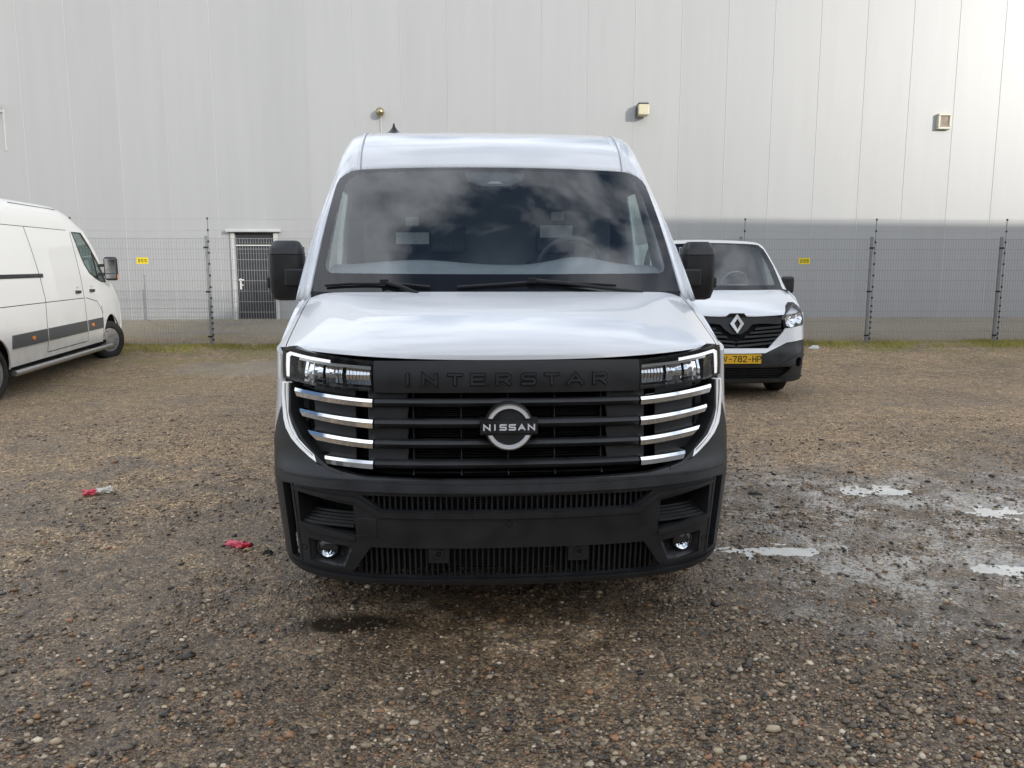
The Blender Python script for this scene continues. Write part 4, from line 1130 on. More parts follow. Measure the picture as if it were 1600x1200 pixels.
# roof seams: two pressed ribs each side
M_gap_line = mat('seam_gap_line', (.34, .35, .36), .5)  # thin grey strip draws the dark gap line of the seam
for sx in (1, -1):
    for (dj, wd) in ((.012, .011), (-.030, .009)):
        line = []
        for i in range(0, 16):
            p = np.array(rowsC[i][20]); p = p + np.array([dj, 0, 0]) ; line.append(p)
        P = []
        for off, hz in ((-wd, -.004), (-wd * .5, .006), (wd * .5, .006), (wd, -.004)):
            row = []
            for i, p in enumerate(line):
                t = min(1, i / 10)
                row.append((sx * (p[0] + off), p[1] - hz * (1 - t) * .8, p[2] + hz * (.5 + .5 * t)))
            P.append(row)
        v2, f2 = grid(P); MB().add(v2, f2).build('roof_seam', M_white, shell, 20)
        P = [[(sx * (p[0] + e_ - wd - .002), p[1] - .0035 * (1 - min(1, i / 10)), p[2] + .004) for i, p in enumerate(line)] for e_ in (-.0022, .0022)]
        v2, f2 = grid(P); MB().add(v2, f2).build('seam_gap_line', M_gap_line, shell, 20)
# ---- windscreen -------------------------------------------------------
CB, CT = (0, .80, 1.452), (0, 1.635, 2.186)
EB, ET = (.98, 1.0, 1.462), (.925, 1.75, 2.176)
def WS(u, v_, w=0.):
    s_ = abs(u); c = [CB[k] + (CT[k] - CB[k]) * v_ for k in range(3)]; e = [EB[k] + (ET[k] - EB[k]) * v_ for k in range(3)]
    bulge = .035 * math.sin(math.pi * v_)
    x = e[0] * u; y = c[1] + (e[1] - c[1]) * s_ ** 2.3 - bulge * .6; z = c[2] + (e[2] - c[2]) * s_ ** 2 + bulge * .5
    return (x, y + w * .66, z - w * .75)
def rr(pts_r):
    return pts_r + [(-a_, b2) for a_, b2 in pts_r[::-1]]
wo = rr([(0.98, 0.0), (.995, .03), (.998, .5), (.995, .86), (.985, .915), (.95, .965), (.90, .99), (.85, 1.0), (.4, 1.0)])
wi = rr([(.90, .125), (.93, .14), (.945, .18), (.945, .5), (.94, .82), (.925, .885), (.89, .935), (.84, .957), (.4, .962)])
cu = frange(-.95, .95, .05); cv = frange(.05, .95, .07)
wsn = sheet('windscreen', wi, [], WS, .0, M_glass, van, cu, cv, 0)
sheet('frit_band', wo, [wi], WS, .004, mat('ceramic_frit', (.012, .012, .014), .06, spec=.45), wsn, cu, cv, .0005)
sheet('camera_housing', [(-.175, .985), (.195, .985), (.195, .93), (.185, .885), (.10, .825), (-.07, .82), (-.16, .865), (-.178, .93)], [], WS, .05, M_black, wsn, frange(-.15, .15, .05), [.9], .006, .004)
sheet('camera_window', [(-.045, .842), (.055, .842), (.03, .862), (-.02, .862)], [], WS, .004, M_int, wsn, [], [], .0035)
# cowl
cowl = [[(0, 0, 0)]]
P = []
for (dv, w) in ((.0, .0), (-.02, .02), (-.05, .05)):
    P.append([WS(u, dv, w) for u in frange(-1, 1, .05)])
v, f = grid(P); MB().add(v, f).build('cowl_panel', M_black, van)
# wipers
def wiper(pts, arm):
    o = MB().tube([WS(u, v_, -.012) for u, v_ in pts], .007, 8).build('wiper', M_wiper, van)
    MB().tube([WS(u, v_, -.020) for u, v_ in arm], [.012] + [.009] * (len(arm) - 2) + [.008], 8).build('wiper_arm', M_wiper, o)
    k = WS(*pts[len(pts) // 2], -.02)
    MB().box(k[0] - .022, k[0] + .022, k[1] - .014, k[1] + .014, k[2] - .012, k[2] + .016).build('wiper_clip', M_wiper, o, bevel=.004)
wiper([(-.92, .030), (-.78, .045), (-.60, .048), (-.48, .042), (-.36, .030)], [(-.60, .050), (-.5, .02), (-.42, -.02)])
wiper([(-.22, .030), (0, .048), (.17, .062), (.40, .055), (.62, .036)], [(.17, .065), (.35, .045), (.55, .012), (.76, -.02)])
# ---- cabin ------------------------------------------------------------
mb = MB(); xs = frange(-.93, .93, .06)
def dash(x, k):
    hump = .05 * math.exp(-((x - .49) / .2) ** 2) + .03 * math.exp(-((x + .45) / .3) ** 2)
    prof = [(1.02, 1.44), (1.15, 1.52), (1.32, 1.585 + hump), (1.46, 1.605 + hump), (1.57, 1.57 + hump * .8), (1.63, 1.44), (1.63, 1.0)]
    return (x, prof[k][0], prof[k][1])
P = [[dash(x, k) for x in xs] for k in range(7)]
v, f = grid(P); mb.add(v, f).build('dashboard', M_int, van, 40)
sw = bpy.data.objects.new('steering_wheel', None); sw.empty_display_size = .1; sw.location = (.485, 1.77, 1.60); sw.rotation_euler = (R(-62), 0, 0); link(sw, van)
MB().tube([(.195 * math.cos(t), .195 * math.sin(t), 0) for t in [2 * math.pi * k / 32 for k in range(32)]], .016, 8, closed=True).build('wheel_rim', M_seat, sw)
MB().box(-.07, .07, -.06, .05, -.03, .015).box(-.185, .185, -.016, .016, -.012, .006).box(-.016, .016, -.185, 0, -.012, .006).build('wheel_hub', M_seat, sw, bevel=.004)
def seat(x0, x1, nhead, lab):
    st = bpy.data.objects.new('seat', None); st.empty_display_size = .1; st.location = ((x0 + x1) / 2, 2.05, 0); link(st, van)
    w = (x1 - x0) / 2
    MB().box(-w, w, -.25, .25, .85, 1.02).build('cushion', M_seat, st, bevel=.05, seg=3)
    v = [(-w, .18, 1.0), (w, .18, 1.0), (w, .33, 1.0), (-w, .33, 1.0), (-w * .86, .33, 1.66), (w * .86, .33, 1.66), (w * .86, .44, 1.66), (-w * .86, .44, 1.66)]
    MB().add(v, [(0, 1, 5, 4), (1, 2, 6, 5), (2, 3, 7, 6), (3, 0, 4, 7), (4, 5, 6, 7), (0, 3, 2, 1)]).build('backrest', M_seat, st, bevel=.05, seg=3)
    for k in range(nhead):
        hx = 0 if nhead == 1 else (-w * .5 if k == 0 else w * .5)
        hd = MB().box(hx - .13, hx + .13, .33, .43, 1.70, 1.90).build('headrest', M_seat, st, bevel=.04, seg=3)
    for (lx, lz, lw, lh) in lab:
        MB().box(lx - lw / 2, lx + lw / 2, .318, .3215, lz - lh / 2, lz + lh / 2).build('paper_sheet', M_paper, st)
seat(.22, .70, 1, [(.01, 1.855, .23, .085), (.02, 1.96, .09, .06)])
seat(-.86, -.10, 2, [(-.055, 1.805, .23, .08), (-.055, 1.92, .09, .06)])
MB().box(-.90, .90, 2.62, 2.65, .35, 2.28).build('bulkhead', M_intl, van)
MB().box(-.90, .90, 1.1, 2.62, .33, .36).build('cab_floor', M_dark, van)
MB().box(-.72, .72, 2.08, 2.62, 2.36, 2.38).build('headliner', M_intl, van)
# ---- mirrors ------------------------------------------------------------
for sx in (1, -1):
    mi = bpy.data.objects.new('door_mirror', None); mi.empty_display_size = .1; mi.location = (sx * 1.168, 1.33, 1.572); mi.scale = (1.06, 1.0, 1.05); link(mi, van)
    prof = [(-.158, .55, .45), (-.148, .82, .72), (-.11, .95, .92), (.0, 1.0, 1.0), (.080, .995, .995), (.0815, .955, .93), (.0845, .955, .93), (.086, .985, .975), (.118, .93, .84), (.150, .74, .50), (.157, .62, .36)]
    P = []; n = 32
    for z, kx, ky in prof:
        row = []
        for i in range(n + 1):
            t = 2 * math.pi * i / n; c_, s_ = math.cos(t), math.sin(t); e = .42
            x = .090 * kx * math.copysign(abs(c_) ** e, c_); y = .085 * ky * math.copysign(abs(s_) ** (e + (.35 if s_ < 0 else 0)), s_)
            row.append((sx * (x + .012 * (-1 if z < 0 else 1) * 0) , y, z))
        P.append(row)
    v, f = grid(P)
    top = [(p[0], p[1], p[2]) for p in P[-1][:-1]]; bot = P[0][:-1]
    mb = MB().add(v, f).add(top, [tuple(range(n))]).add(bot, [tuple(range(n))[::-1]])
    o = mb.build('mirror_housing', M_black, mi, 22)
    bm = bmesh.new(); bm.from_mesh(o.data); bmesh.ops.remove_doubles(bm, verts=bm.verts[:], dist=1e-5); bmesh.ops.recalc_face_normals(bm, faces=bm.faces[:]); bm.to_mesh(o.data); bm.free(); o.data.set_sharp_from_angle(angle=R(22))
    MB().box(-.078, .078, .0835, .088, -.13, .13).build('mirror_glass', M_chrome, mi, bevel=.002)
    MB().box(*sorted((-sx * .002, -sx * .142)), -.100, .02, -.085, .010).build('mirror_arm', M_black, mi, bevel=.012, seg=3)
    MB().box(*sorted((sx * .082, sx * .103)), -.03, .03, -.092, -.035).build('indicator', M_black, mi, bevel=.006)
# antenna
MB().lathe([(2.498, .050), (2.512, .046), (2.522, .03), (2.534, .022), (2.55, .010), (2.575, .004)], 16, 'z', (-.645, 2.34, -.006)).build('antenna', M_black, van)
# ================================================================== small van on the right
TZ = ([.15, .3, .45, .6, .7, .9, 1.05, 1.3], [.05, .02, 0, .015, .05, .085, .11, .14])
TW = ([.15, .3, .6, .9, 1.2, 1.5], [.95, .975, 1.0, .99, .975, .96])
PT = Plan(.46, .985, 2.3, .93, TZ, TW)
sv = empty('compact_van', (2.80, 9.5, 0.0), (0, 0, R(1.0)))
tag(sv, 'smaller white van with black grille and yellow number plate parked by the fence', 'van')
CT_ = sorted(set([round(s * x, 4) for x in frange(0, .9, .09) + frange(.90, 1.3, .035) for s in (1, -1)]))
tq = PT.q_of_y
# white nose skin
hs = [(.41, .661), (.63, .868), (.64, .90), (.93, .93), (1.02, .95), (1.06, .80), (.97, .755), (.66, .725), (.36, .602)]
nose = sheet('front_panel', [(0, .661), (.41, .661)] + hs[1:] + [(0, .598)] + mirror_pts(hs[::-1], -1), [], PT, .02, M_white, sv, CT_, [.65, .7, .75, .8, .85], 0, .004)
# bumper
hb = [(.34, .592), (.66, .716), (.97, .746), (1.06, .79), (1.30, .78), (1.36, .62), (1.33, .45), (1.28, .30), (1.02, .255), (.8, .232), (.5, .225)]
ihole = [(-.74, .425), (.74, .425), (.70, .36), (.56, .285), (-.56, .285), (-.70, .36)]
fh = lambda sx: [(sx * (.855 + .058 * math.cos(t)), .475 + .062 * math.sin(t)) for t in [2 * math.pi * k / 20 for k in range(20)]]
bt = sheet('bumper', [(0, .592)] + hb + [(0, .223)] + mirror_pts(hb[::-1], -1), [ihole, fh(1), fh(-1)], PT, .03, M_black, sv, CT_, [.25, .3, .36, .45, .52, .58, .65, .7], 0, .008, 40, 3)
a = [(.5, .275), (.7, .28), (.82, .287), (.93, .297)]; b_ = [(.93, .292), (.82, .262), (.7, .248), (.5, .240)]
sheet('chin_spoiler', [(0, .275)] + a + b_ + [(0, .240)] + mirror_pts(b_[::-1], -1) + mirror_pts(a[::-1], -1), [], PT, .04, M_black, bt, CT_, [], -.03, .01)
a = [(.56, .445), (.70, .52), (.80, .565), (.95, .575)]; b_ = [(.95, .545), (.80, .535), (.71, .49), (.58, .425)]
for sx in (1, -1):
    sheet('bumper_crease', mirror_pts(a + b_, sx), [], PT, .03, M_black, bt, CT_, [], -.016, .008)
    sheet('fog_cover', fh(sx), [], PT, .01, M_dark, bt, CT_, [], .05)
    sheet('intake_back', mirror_pts([(0, .44), (.76, .44), (.72, .27), (0, .27)], sx), [], PT, .01, M_dark, bt, CT_, [], .10 + .001 * sx)
mb = MB()
for z in frange(.295, .415, .03):
    v, f = grid([[PT(x, z, .05) for x in frange(-.70, .70, .1)], [PT(x, z + .012, .045) for x in frange(-.70, .70, .1)]]); mb.add(v, f)
for x in frange(-.66, .66, .03):
    v, f = grid([[PT(x - .004, z, .055) for z in (.285, .425)], [PT(x + .004, z, .055) for z in (.285, .425)]]); mb.add(v, f)
mb.build('intake_grille', M_black, bt)
# grille
gr = [(.40, .668), (.615, .866), (.60, 1.045), (.3, 1.040)]
grp = sheet('grille_panel', [(0, .668)] + gr + [(.12, 1.055), (.085, 1.09), (-.085, 1.09), (-.12, 1.055)] + mirror_pts(gr[::-1], -1), [], PT, .01, M_dark, sv, CT_, [], .06)
gt = [(.612, .87), (.60, 1.048), (.3, 1.044), (.13, 1.056), (.085, 1.096)]
gi = [(.560, .958), (.3, .968), (.20, .955), (.135, .885), (.06, .835)]
sheet('grille_surround', [(0, .835 + .0)] + gi[::-1] + [(.585, .955)] + gt[1:] + [(0, 1.098)] + mirror_pts(gt[1:][::-1], -1) + [(-.585, .955)] + mirror_pts(gi, -1), [], lambda q, z, w: PT(q, z, w - .9 * max(0, z - 1.045)), .03, M_black, sv, CT_, [.9, .95, 1.0, 1.04], .0, .008)
for (zt, xe) in ((.925, .59), (.875, .60), (.825, .57), (.775, .52), (.725, .47)):
    for sx in (1, -1):
        x0 = .24 if zt > .9 else (.17 if zt > .85 else (.10 if zt > .8 else .0))
        sheet('grille_bar', mirror_pts([(x0, zt - .052 + (.012 if x0 else 0)), (xe, zt - .012), (xe + .01, zt + .014), (x0 + .02, zt - .024 + (.012 if x0 else 0))], sx), [], PT, .03, M_black, sv, CT_, [], .012 + .0006 * sx, .006)
# diamond badge
bd = sheet('badge', [(0, .848), (.088, .968), (0, 1.088), (-.088, .968)], [[(0, .900), (.040, .962), (.004, 1.030), (-.036, .972)]],
           lambda q, z, w: (q, PT(0, z, 0)[1] + w - (.014 if w < -.02 else 0) * 0 + .1 * abs(q), z), .025, M_silver, sv, [0], [.968], -.045, .004)
# plate
pb = sheet('number_plate', [(-.24, .472), (.30, .472), (.30, .600), (-.24, .600)], [], lambda q, z, w: (q, -.022 + w + .02 * (z - .5), z), .008, M_yplate, sv, [], [], 0, .002)
PM = lambda q, z, w: (q, -.022 + w + .02 * (z - .5), z)
sheet('plate_band', [(-.239, .474), (-.20, .474), (-.20, .598), (-.239, .598)], [], PM, .001, M_blue, pb, [], [], -.0012)
sheet('plate_border', [(-.24, .472), (.30, .472), (.30, .600), (-.24, .600)], [[(-.234, .478), (.294, .478), (.294, .594), (-.234, .594)]], PM, .001, M_ink, pb, [], [], -.0009)
cx = -.155
for ch in 'V-782-HP':
    w_ = .034 if ch == '-' else .052
    letter(ch, cx, .536, w_, .078, .0115, PM, .001, M_ink, pb, -.0006); cx += .052 if ch == '-' else .0615
    if ch == '-': cx += .006
# lamps
for sx in (1, -1):
    hl = bpy.data.objects.new('headlamp', None); hl.empty_display_size = .1; link(hl, sv)
    ol = mirror_pts([(.60, 1.045), (.70, 1.13), (.82, 1.225), (.90, 1.17), (.965, 1.09), (.985, 1.0), (.975, .945), (.80, .91), (.64, .875)], sx)
    def lm(q, z, w): 
        x, y, z2 = PT(q, z, w); return (x, y + .30 * max(0, z - 1.03) + .25 * max(0, z - 1.1), z2)
    il = mirror_pts([(.615, 1.035), (.71, 1.115), (.82, 1.205), (.89, 1.155), (.945, 1.08), (.965, 1.0), (.955, .958), (.80, .924), (.652, .892)], sx)
    sheet('lamp_rim', ol, [il], lm, .08, M_gloss, hl, CT_, [.95, 1.0, 1.05, 1.1, 1.15], .003)
    sheet('lamp_bowl', ol, [], lm, .01, M_gloss, hl, CT_, [.95, 1.0, 1.05, 1.1, 1.15], .08)
    sheet('lens', ol, [], lm, 0, M_lens, hl, CT_, [.95, 1.0, 1.05, 1.1, 1.15], 0)
    for (cx_, cz_, r_) in ((.74, 1.0, .085), (.88, 1.03, .075)):
        P = []
        for i in range(7):
            rr_ = r_ * i / 6
            P.append([lm(sx * (cx_ + rr_ * math.cos(t)), cz_ + rr_ * math.sin(t), .065 - .05 * (i / 6) ** 2 + .006 * math.sin(t * 7) * (i / 6)) for t in [2 * math.pi * k / 24 for k in range(25)]])
        v, f = grid(P); MB().add(v, f).build('reflector', M_chrome, hl, 15)
# hood
TR = catmull([(.105, 1.052, .50, 1.10, .958), (.12, 1.085, .52, 1.135, .958), (.25, 1.17, .58, 1.19, .958), (.50, 1.29, .70, 1.29, .955), (.78, 1.385, .90, 1.37, .945)], 4)
P = []
for i, (yc, zc, ye, ze, xe) in enumerate(TR):
    t = i / (len(TR) - 1); row = []
    for u in frange(-1, 1, .05):
        s_ = abs(u); e = PT.b(xe * s_) / PT.b(xe)
        # the lamps cut into the hood corners
        k = 1 - t
        row.append((xe * u, yc + (ye - yc) * (e * k + s_ ** 2 * (1 - k)), zc + (ze - zc) * s_ ** 2 - .05 * max(0, (s_ - .86) / .14) ** 2 * t))
    P.append(row)
v, f = grid(P); MB().add(v, f).build('hood', M_white, sv, 50)
# flank
fl_ = [(1.03, .96), (1.06, .80), (1.30, .785), (1.37, .66)]
n = 12; ya = 1.0
arc_ = [(tq(ya - .40 * math.cos(a)), .34 + .40 * math.sin(a)) for a in frange(.35, math.pi, .25)]
fl_ += arc_[1:] + [(tq(1.42), .26), (tq(4.9), .26), (tq(4.9), 1.36), (tq(.92), 1.36), (tq(.70), 1.28), (tq(.58), 1.185), (tq(.50), 1.10), (1.06, 1.09), (1.03, 1.02)]
for sx in (1, -1):
    sheet('flank', mirror_pts(fl_, sx), [], PT, .02, M_white, sv, [sx * q for q in frange(1.06, 1.4, .05) + frange(1.6, 5.7, .4)], [.5, .7, .9, 1.1, 1.25], 0)
    n = 14; P = [[(sx * xx, ya - .41 * math.cos(math.pi * i / n), .33 + .41 * math.sin(math.pi * i / n)) for i in range(n + 1)] for xx in (.95, .65)]
    v, f = grid(P); MB().add(v, f).build('arch_liner', M_dark, sv)
    wheel(sv, (sx * .83, ya, .325), .325, .205, sx)
    wheel(sv, (sx * .83, 4.1, .325), .325, .205, sx)
MB().box(-.85, .85, .6, 4.9, .235, .26).build('underbody', M_dark, sv)
# cab shell and glass
T0 = [(.86, .90, 1.385), (.80, 1.10, 1.62), (.735, 1.28, 1.85), (.695, 1.38, 1.96), (.62, 1.40, 1.995), (.3, 1.36, 2.01), (0, 1.34, 2.015)]
T1 = [(.93, .95, 1.372), (.86, 1.16, 1.64), (.785, 1.36, 1.88), (.735, 1.48, 1.99), (.64, 1.55, 2.035), (.3, 1.54, 2.055), (0, 1.53, 2.06)]
T2 = [(.95, 1.9, 1.37), (.90, 1.9, 1.64), (.845, 1.9, 1.88), (.79, 1.9, 2.0), (.68, 1.9, 2.06), (.3, 1.9, 2.085), (0, 1.9, 2.09)]
T3 = [(x, 4.9, z) for x, y, z in T2]
TT = [np.array(catmull(r, 4)) for r in (T0, T1, T2, T3)]
rws = []
for i in range(3):
    for k in range(4): rws.append(TT[i] + (TT[i + 1] - TT[i]) * k / 4)
rws.append(TT[3]); nj = len(rws[0])
P = [[tuple(p) for p in r] + [(-p[0], p[1], p[2]) for p in r[-2::-1]] for r in rws]
v, f = grid(P); nb = 2 * nj - 1; keep = []; win = {1: [], -1: []}
for i in range(len(P) - 1):
    for j in range(nb - 1):
        jj = j if j < nj - 1 else nb - 2 - j; q = f[i * (nb - 1) + j]
        if 5 <= i < 7 and 1 <= jj < 11: win[1 if j < nj - 1 else -1].append(q)
        else: keep.append(q)
o = MB().add(v, keep).build('cab_shell', M_white, sv, 50); fix_normals(o, 50)
for sx in (1, -1):
    o = obj('side_window', v, win[sx], M_sideglass, sv, 60)
    bm = bmesh.new(); bm.from_mesh(o.data); bmesh.ops.delete(bm, geom=[q for q in bm.verts if not q.link_faces], context='VERTS'); bm.to_mesh(o.data); bm.free()
pr = [(.93, .28), (.95, 1.36)] + [(p[0] - .002, p[2] - .002) for p in T2[1:]]
ob = [(x, 4.895, z) for x, z in pr] + [(-x, 4.895, z) for x, z in pr[-2::-1]]
MB().add(ob, [tuple(range(len(ob)))]).build('rear_doors', M_white, sv)
def TS(u, v_, w=0.):
    s_ = abs(u); c = (0, .74 + .60 * v_, 1.375 + .64 * v_); e = (.862 - .135 * v_ - .02 * v_ * v_, .90 + .50 * v_, 1.375 + .605 * v_)
    return (e[0] * u, c[1] + (e[1] - c[1]) * s_ ** 2.2 + w * .7, c[2] + (e[2] - c[2]) * s_ ** 2 - w * .7 + .02 * math.sin(math.pi * v_))
wo = rr([(1.0, 0), (1.02, .5), (1.01, .90), (.97, .965), (.90, .995), (.4, 1.0)])
wi = rr([(.86, .085), (.895, .12), (.905, .5), (.90, .86), (.87, .93), (.82, .955), (.4, .96)])
w_ = sheet('windscreen', wi, [], TS, 0, M_glass, sv, frange(-.9, .9, .1), frange(.1, .9, .1), 0)
sheet('frit_band', wo, [wi], TS, .004, MATS['ceramic_frit'], w_, frange(-.9, .9, .1), frange(.1, .9, .1), .0)
mb = MB(); P = [[(x, y, z + .03 * math.exp(-((x - .38) / .2) ** 2)) for x in frange(-.84, .84, .12)] for y, z in ((.9, 1.33), (1.1, 1.40), (1.3, 1.42), (1.4, 1.36), (1.4, .9))]
v, f = grid(P); mb.add(v, f).build('dashboard', M_int, sv)
MB().tube([(.38 + .18 * math.cos(t), 1.5 - .09 * math.sin(t), 1.46 + .16 * math.sin(t)) for t in [2 * math.pi * k / 28 for k in range(28)]], .014, 8, closed=True).build('steering_wheel', M_int, sv)
for sx in (1, -1):
    MB().box(sx * .40 - .24, sx * .40 + .24, 1.85, 2.0, .8, 1.55).build('seat', M_seat, sv, bevel=.05, seg=3)
    MB().box(sx * .40 - .12, sx * .40 + .12, 1.88, 1.97, 1.58, 1.76).build('headrest', M_seat, sv, bevel=.03, seg=3)
MB().box(-.80, .80, 2.3, 2.33, .4, 1.90).build('bulkhead', M_intl, sv)
MB().box(-.32, .12, 2.285, 2.299, 1.52, 1.82).build('bulkhead_window', mat('pale_window', (.45, .55, .52), .3), sv)
for sx in (1, -1):
    mi = bpy.data.objects.new('door_mirror', None); mi.empty_display_size = .1; mi.location = (sx * 1.015, 1.16, 1.44); link(mi, sv)
    MB().box(-.085, .085, -.06, .05, -.115, .115).build('mirror_housing', M_black, mi, bevel=.04, seg=4)
    MB().box(-.07, .07, .0505, .056, -.095, .095).build('mirror_glass', M_chrome, mi)
    MB().box(*sorted((-sx * .06, -sx * .16)), -.02, .03, -.10, -.05).build('mirror_arm', M_black, mi, bevel=.01)

# ================================================================== high van on the left
# local frame: y runs forward, x to the right-hand side, rear axle at the origin
MAST_C = Vector((-6.39, 9.36, 0)) - Vector((.986, .165, 0)) * 1.035
hv = empty('high_roof_van', MAST_C, (R(1.3), 0, R(9.5)))
tag(hv, 'dusty white high roof van with side step, parked facing the fence', 'van')
M_white2 = mat('dusty_white_paint', (.86, .86, .84), .30, coat=.7)
def dirt(m):
    t = m.node_tree; n = t.nodes.new; l = t.links.new; b = bsdf(m)
    c = n('ShaderNodeTexCoord'); s_ = n('ShaderNodeSeparateXYZ'); l(c.outputs['Object'], s_.inputs[0])
    tx = n('ShaderNodeTexNoise'); tx.inputs['Scale'].default_value = 3.5; tx.inputs['Detail'].default_value = 8; l(c.outputs['Object'], tx.inputs['Vector'])
    mr_ = n('ShaderNodeMapRange'); mr_.inputs[1].default_value = 1.15; mr_.inputs[2].default_value = .30; mr_.inputs[3].default_value = 0; mr_.inputs[4].default_value = .75
    l(s_.outputs[2], mr_.inputs[0])
    mu = n('ShaderNodeMath'); mu.operation = 'MULTIPLY'; l(mr_.outputs[0], mu.inputs[0]); l(tx.outputs['Fac'], mu.inputs[1])
    mx_ = n('ShaderNodeMix'); mx_.data_type = 'RGBA'; mx_.inputs[6].default_value = (.86, .86, .84, 1); mx_.inputs[7].default_value = (.34, .30, .24, 1)
    l(mu.outputs[0], mx_.inputs['Factor']); l(mx_.outputs[2], b.inputs['Base Color'])
    rr_ = n('ShaderNodeMapRange'); rr_.inputs[3].default_value = .3; rr_.inputs[4].default_value = .75; l(mu.outputs[0], rr_.inputs[0]); l(rr_.outputs[0], b.inputs['Roughness'])
dirt(M_white2)
MXZ = ([.28, .40, .6, 1.1, 1.5, 2.0, 2.2, 2.3, 2.42, 2.50], [.985, 1.01, 1.035, 1.035, 1.025, .985, .962, .925, .84, .70])
def MM(l_, z, w, sx=1):
    x = float(np.interp(z, *MXZ)) - .10 * max(0, (l_ - 3.9) / 1.2) ** 2 - w
    return (sx * x, l_, z)
def marc(c, r, a0, a1, n=14): return [(c + r * math.cos(a0 + (a1 - a0) * i / n), .34 + r * math.sin(a0 + (a1 - a0) * i / n)) for i in range(n + 1)]
FRONT = [(5.26, .33), (5.30, .55), (5.28, .75), (5.19, .98), (4.98, 1.18), (4.55, 1.38), (4.38, 1.46), (4.10, 1.74), (3.85, 1.98), (3.58, 2.21)]
win_o = [(3.10, 2.165), (3.44, 2.165), (3.66, 1.99), (3.93, 1.72), (4.24, 1.385), (4.05, 1.395), (3.80, 1.46), (3.56, 1.545), (3.40, 1.68), (3.27, 1.86)]
for sx in (1, -1):
    outl = [(-.95, .36), (-.36, .36)] + marc(.12, .46, math.pi, 0)[0:] + [(.60, .36), (3.95, .36)] + marc(4.43, .46, math.pi, 0) + [(4.92, .33)] + FRONT + [(-.95, 2.21)]
    outl = [p for i, p in enumerate(outl) if i == 0 or math.hypot(p[0] - outl[i - 1][0], p[1] - outl[i - 1][1]) > .004]
    mp = lambda a, z, w, s_=sx: MM(a, z, w, s_)
    fk = sheet('flank', outl, [win_o], mp, .02, M_white2, hv, frange(-.9, 5.1, .3), frange(.4, 2.2, .1), 0); fix_normals(fk)
    sheet('side_window', win_o, [], mp, 0, M_sideglass, hv, [], frange(1.4, 2.2, .1), .006)
    fr_o = [(3.06, 2.185), (3.46, 2.185), (3.70, 1.99), (3.97, 1.73), (4.30, 1.36), (4.05, 1.37), (3.79, 1.435), (3.54, 1.525), (3.37, 1.67), (3.24, 1.86)]
    sheet('window_seal', fr_o, [win_o], mp, .012, M_black, fk, [], frange(1.4, 2.2, .1), -.004)
    sheet('quarter_post', [(3.78, 1.86), (3.81, 1.83), (3.93, 1.40), (3.89, 1.40)], [], mp, .01, M_black, fk, [], [1.5, 1.6, 1.7, 1.8], -.003)
    def gap(pts, wd=.012, m=M_dark):
        l2, r2 = ribbon(pts, wd); sheet('panel_gap', [tuple(p) for p in l2] + [tuple(p) for p in r2[::-1]], [], mp, .002, m, fk, [], frange(.4, 2.2, .1), -.0012)
    gap([(3.0, 2.17), (3.20, 1.15), (3.26, .42)])                       # front door rear edge
    gap([(1.36, 2.23), (1.55, 1.83), (1.74, 1.2), (1.70, .43)][1:]); gap([(1.42, 2.20), (1.55, 1.83)])
    gap([(1.72, .435), (3.2, .435)]); gap([(-.9, 1.155), (3.2, 1.14)], .010); gap([(3.28, 1.14), (3.75, 1.06), (4.0, .85)], .010)
    gap([(-.9, 2.205), (2.86, 2.205)], .016)
    gap([(3.95, .98), (3.98, .42)], .010)
    sheet('door_rail', [(-.9, 1.515), (1.74, 1.50), (1.74, 1.555), (-.9, 1.57)], [], mp, .02, M_black, hv, frange(-.6, 1.5, .3), [], -.012, .006)
    for a_, b2 in ((.60, 1.68), (1.74, 3.20), (3.27, 3.93)):
        md = sheet('side_moulding', [(a_, .60), (b2, .60), (b2, .775), (a_ + (.03 if a_ < 1 else 0), .775)], [], mp, .03, mat('grey_moulding', (.075, .078, .08), .5) if 'grey_moulding' not in MATS else MATS['grey_moulding'], hv, frange(a_ + .2, b2 - .2, .3), [.7], -.022, .008)
    for l0 in (1.20, 3.42):
        P2 = [(l0 - .045, .685), (l0, .655), (l0 + .045, .685), (l0 + .03, .715), (l0 - .03, .715)]
        sheet('side_marker', P2, [], mp, .02, M_amber, hv, [], [], -.036, .004)
    for l0 in (2.95, 3.55):
        sheet('door_handle', [(l0 - .10, 1.225), (l0 + .09, 1.225), (l0 + .10, 1.265), (l0 - .09, 1.275)], [], mp, .03, M_black, hv, [l0], [], -.028, .008)
        sheet('lock', [(l0 - .02, 1.30), (l0 + .02, 1.30), (l0 + .02, 1.33), (l0 - .02, 1.33)], [], mp, .012, M_silver, hv, [], [], -.004, .003)
    MB().tube([(sx * 1.07, .50, .30), (sx * 1.07, .56, .29), (sx * 1.07, 4.16, .27)], .038, 14).build('side_step', M_silver, hv)
    mb = MB()
    for l0 in (.9, 2.3, 3.7): mb.box(*sorted((sx * .9, sx * 1.05)), l0 - .03, l0 + .03, .27, .30)
    mb.build('step_bracket', M_dark, hv)
    for c_, st in ((.12, 0), (4.43, -R(26))):
        n = 16; P = [[(sx * xx, c_ - .47 * math.cos(math.pi * i / n), .33 + .47 * math.sin(math.pi * i / n)) for i in range(n + 1)] for xx in (1.0, .62)]
        v, f = grid(P); MB().add(v, f).build('arch_liner', M_dark, hv)
        wheel(hv, (sx * (.925 if c_ < 1 else .90), c_, .34), .34, .225, sx, st, M_hub, cover=True)
    mi = bpy.data.objects.new('door_mirror', None); mi.empty_display_size = .1; mi.location = (sx * 1.20, 4.02, 1.60); mi.rotation_euler = (0, 0, sx * R(8)); link(mi, hv)
    MB().box(-.105, .105, -.03, .11, -.20, .20).build('mirror_housing', M_black, mi, bevel=.05, seg=4)
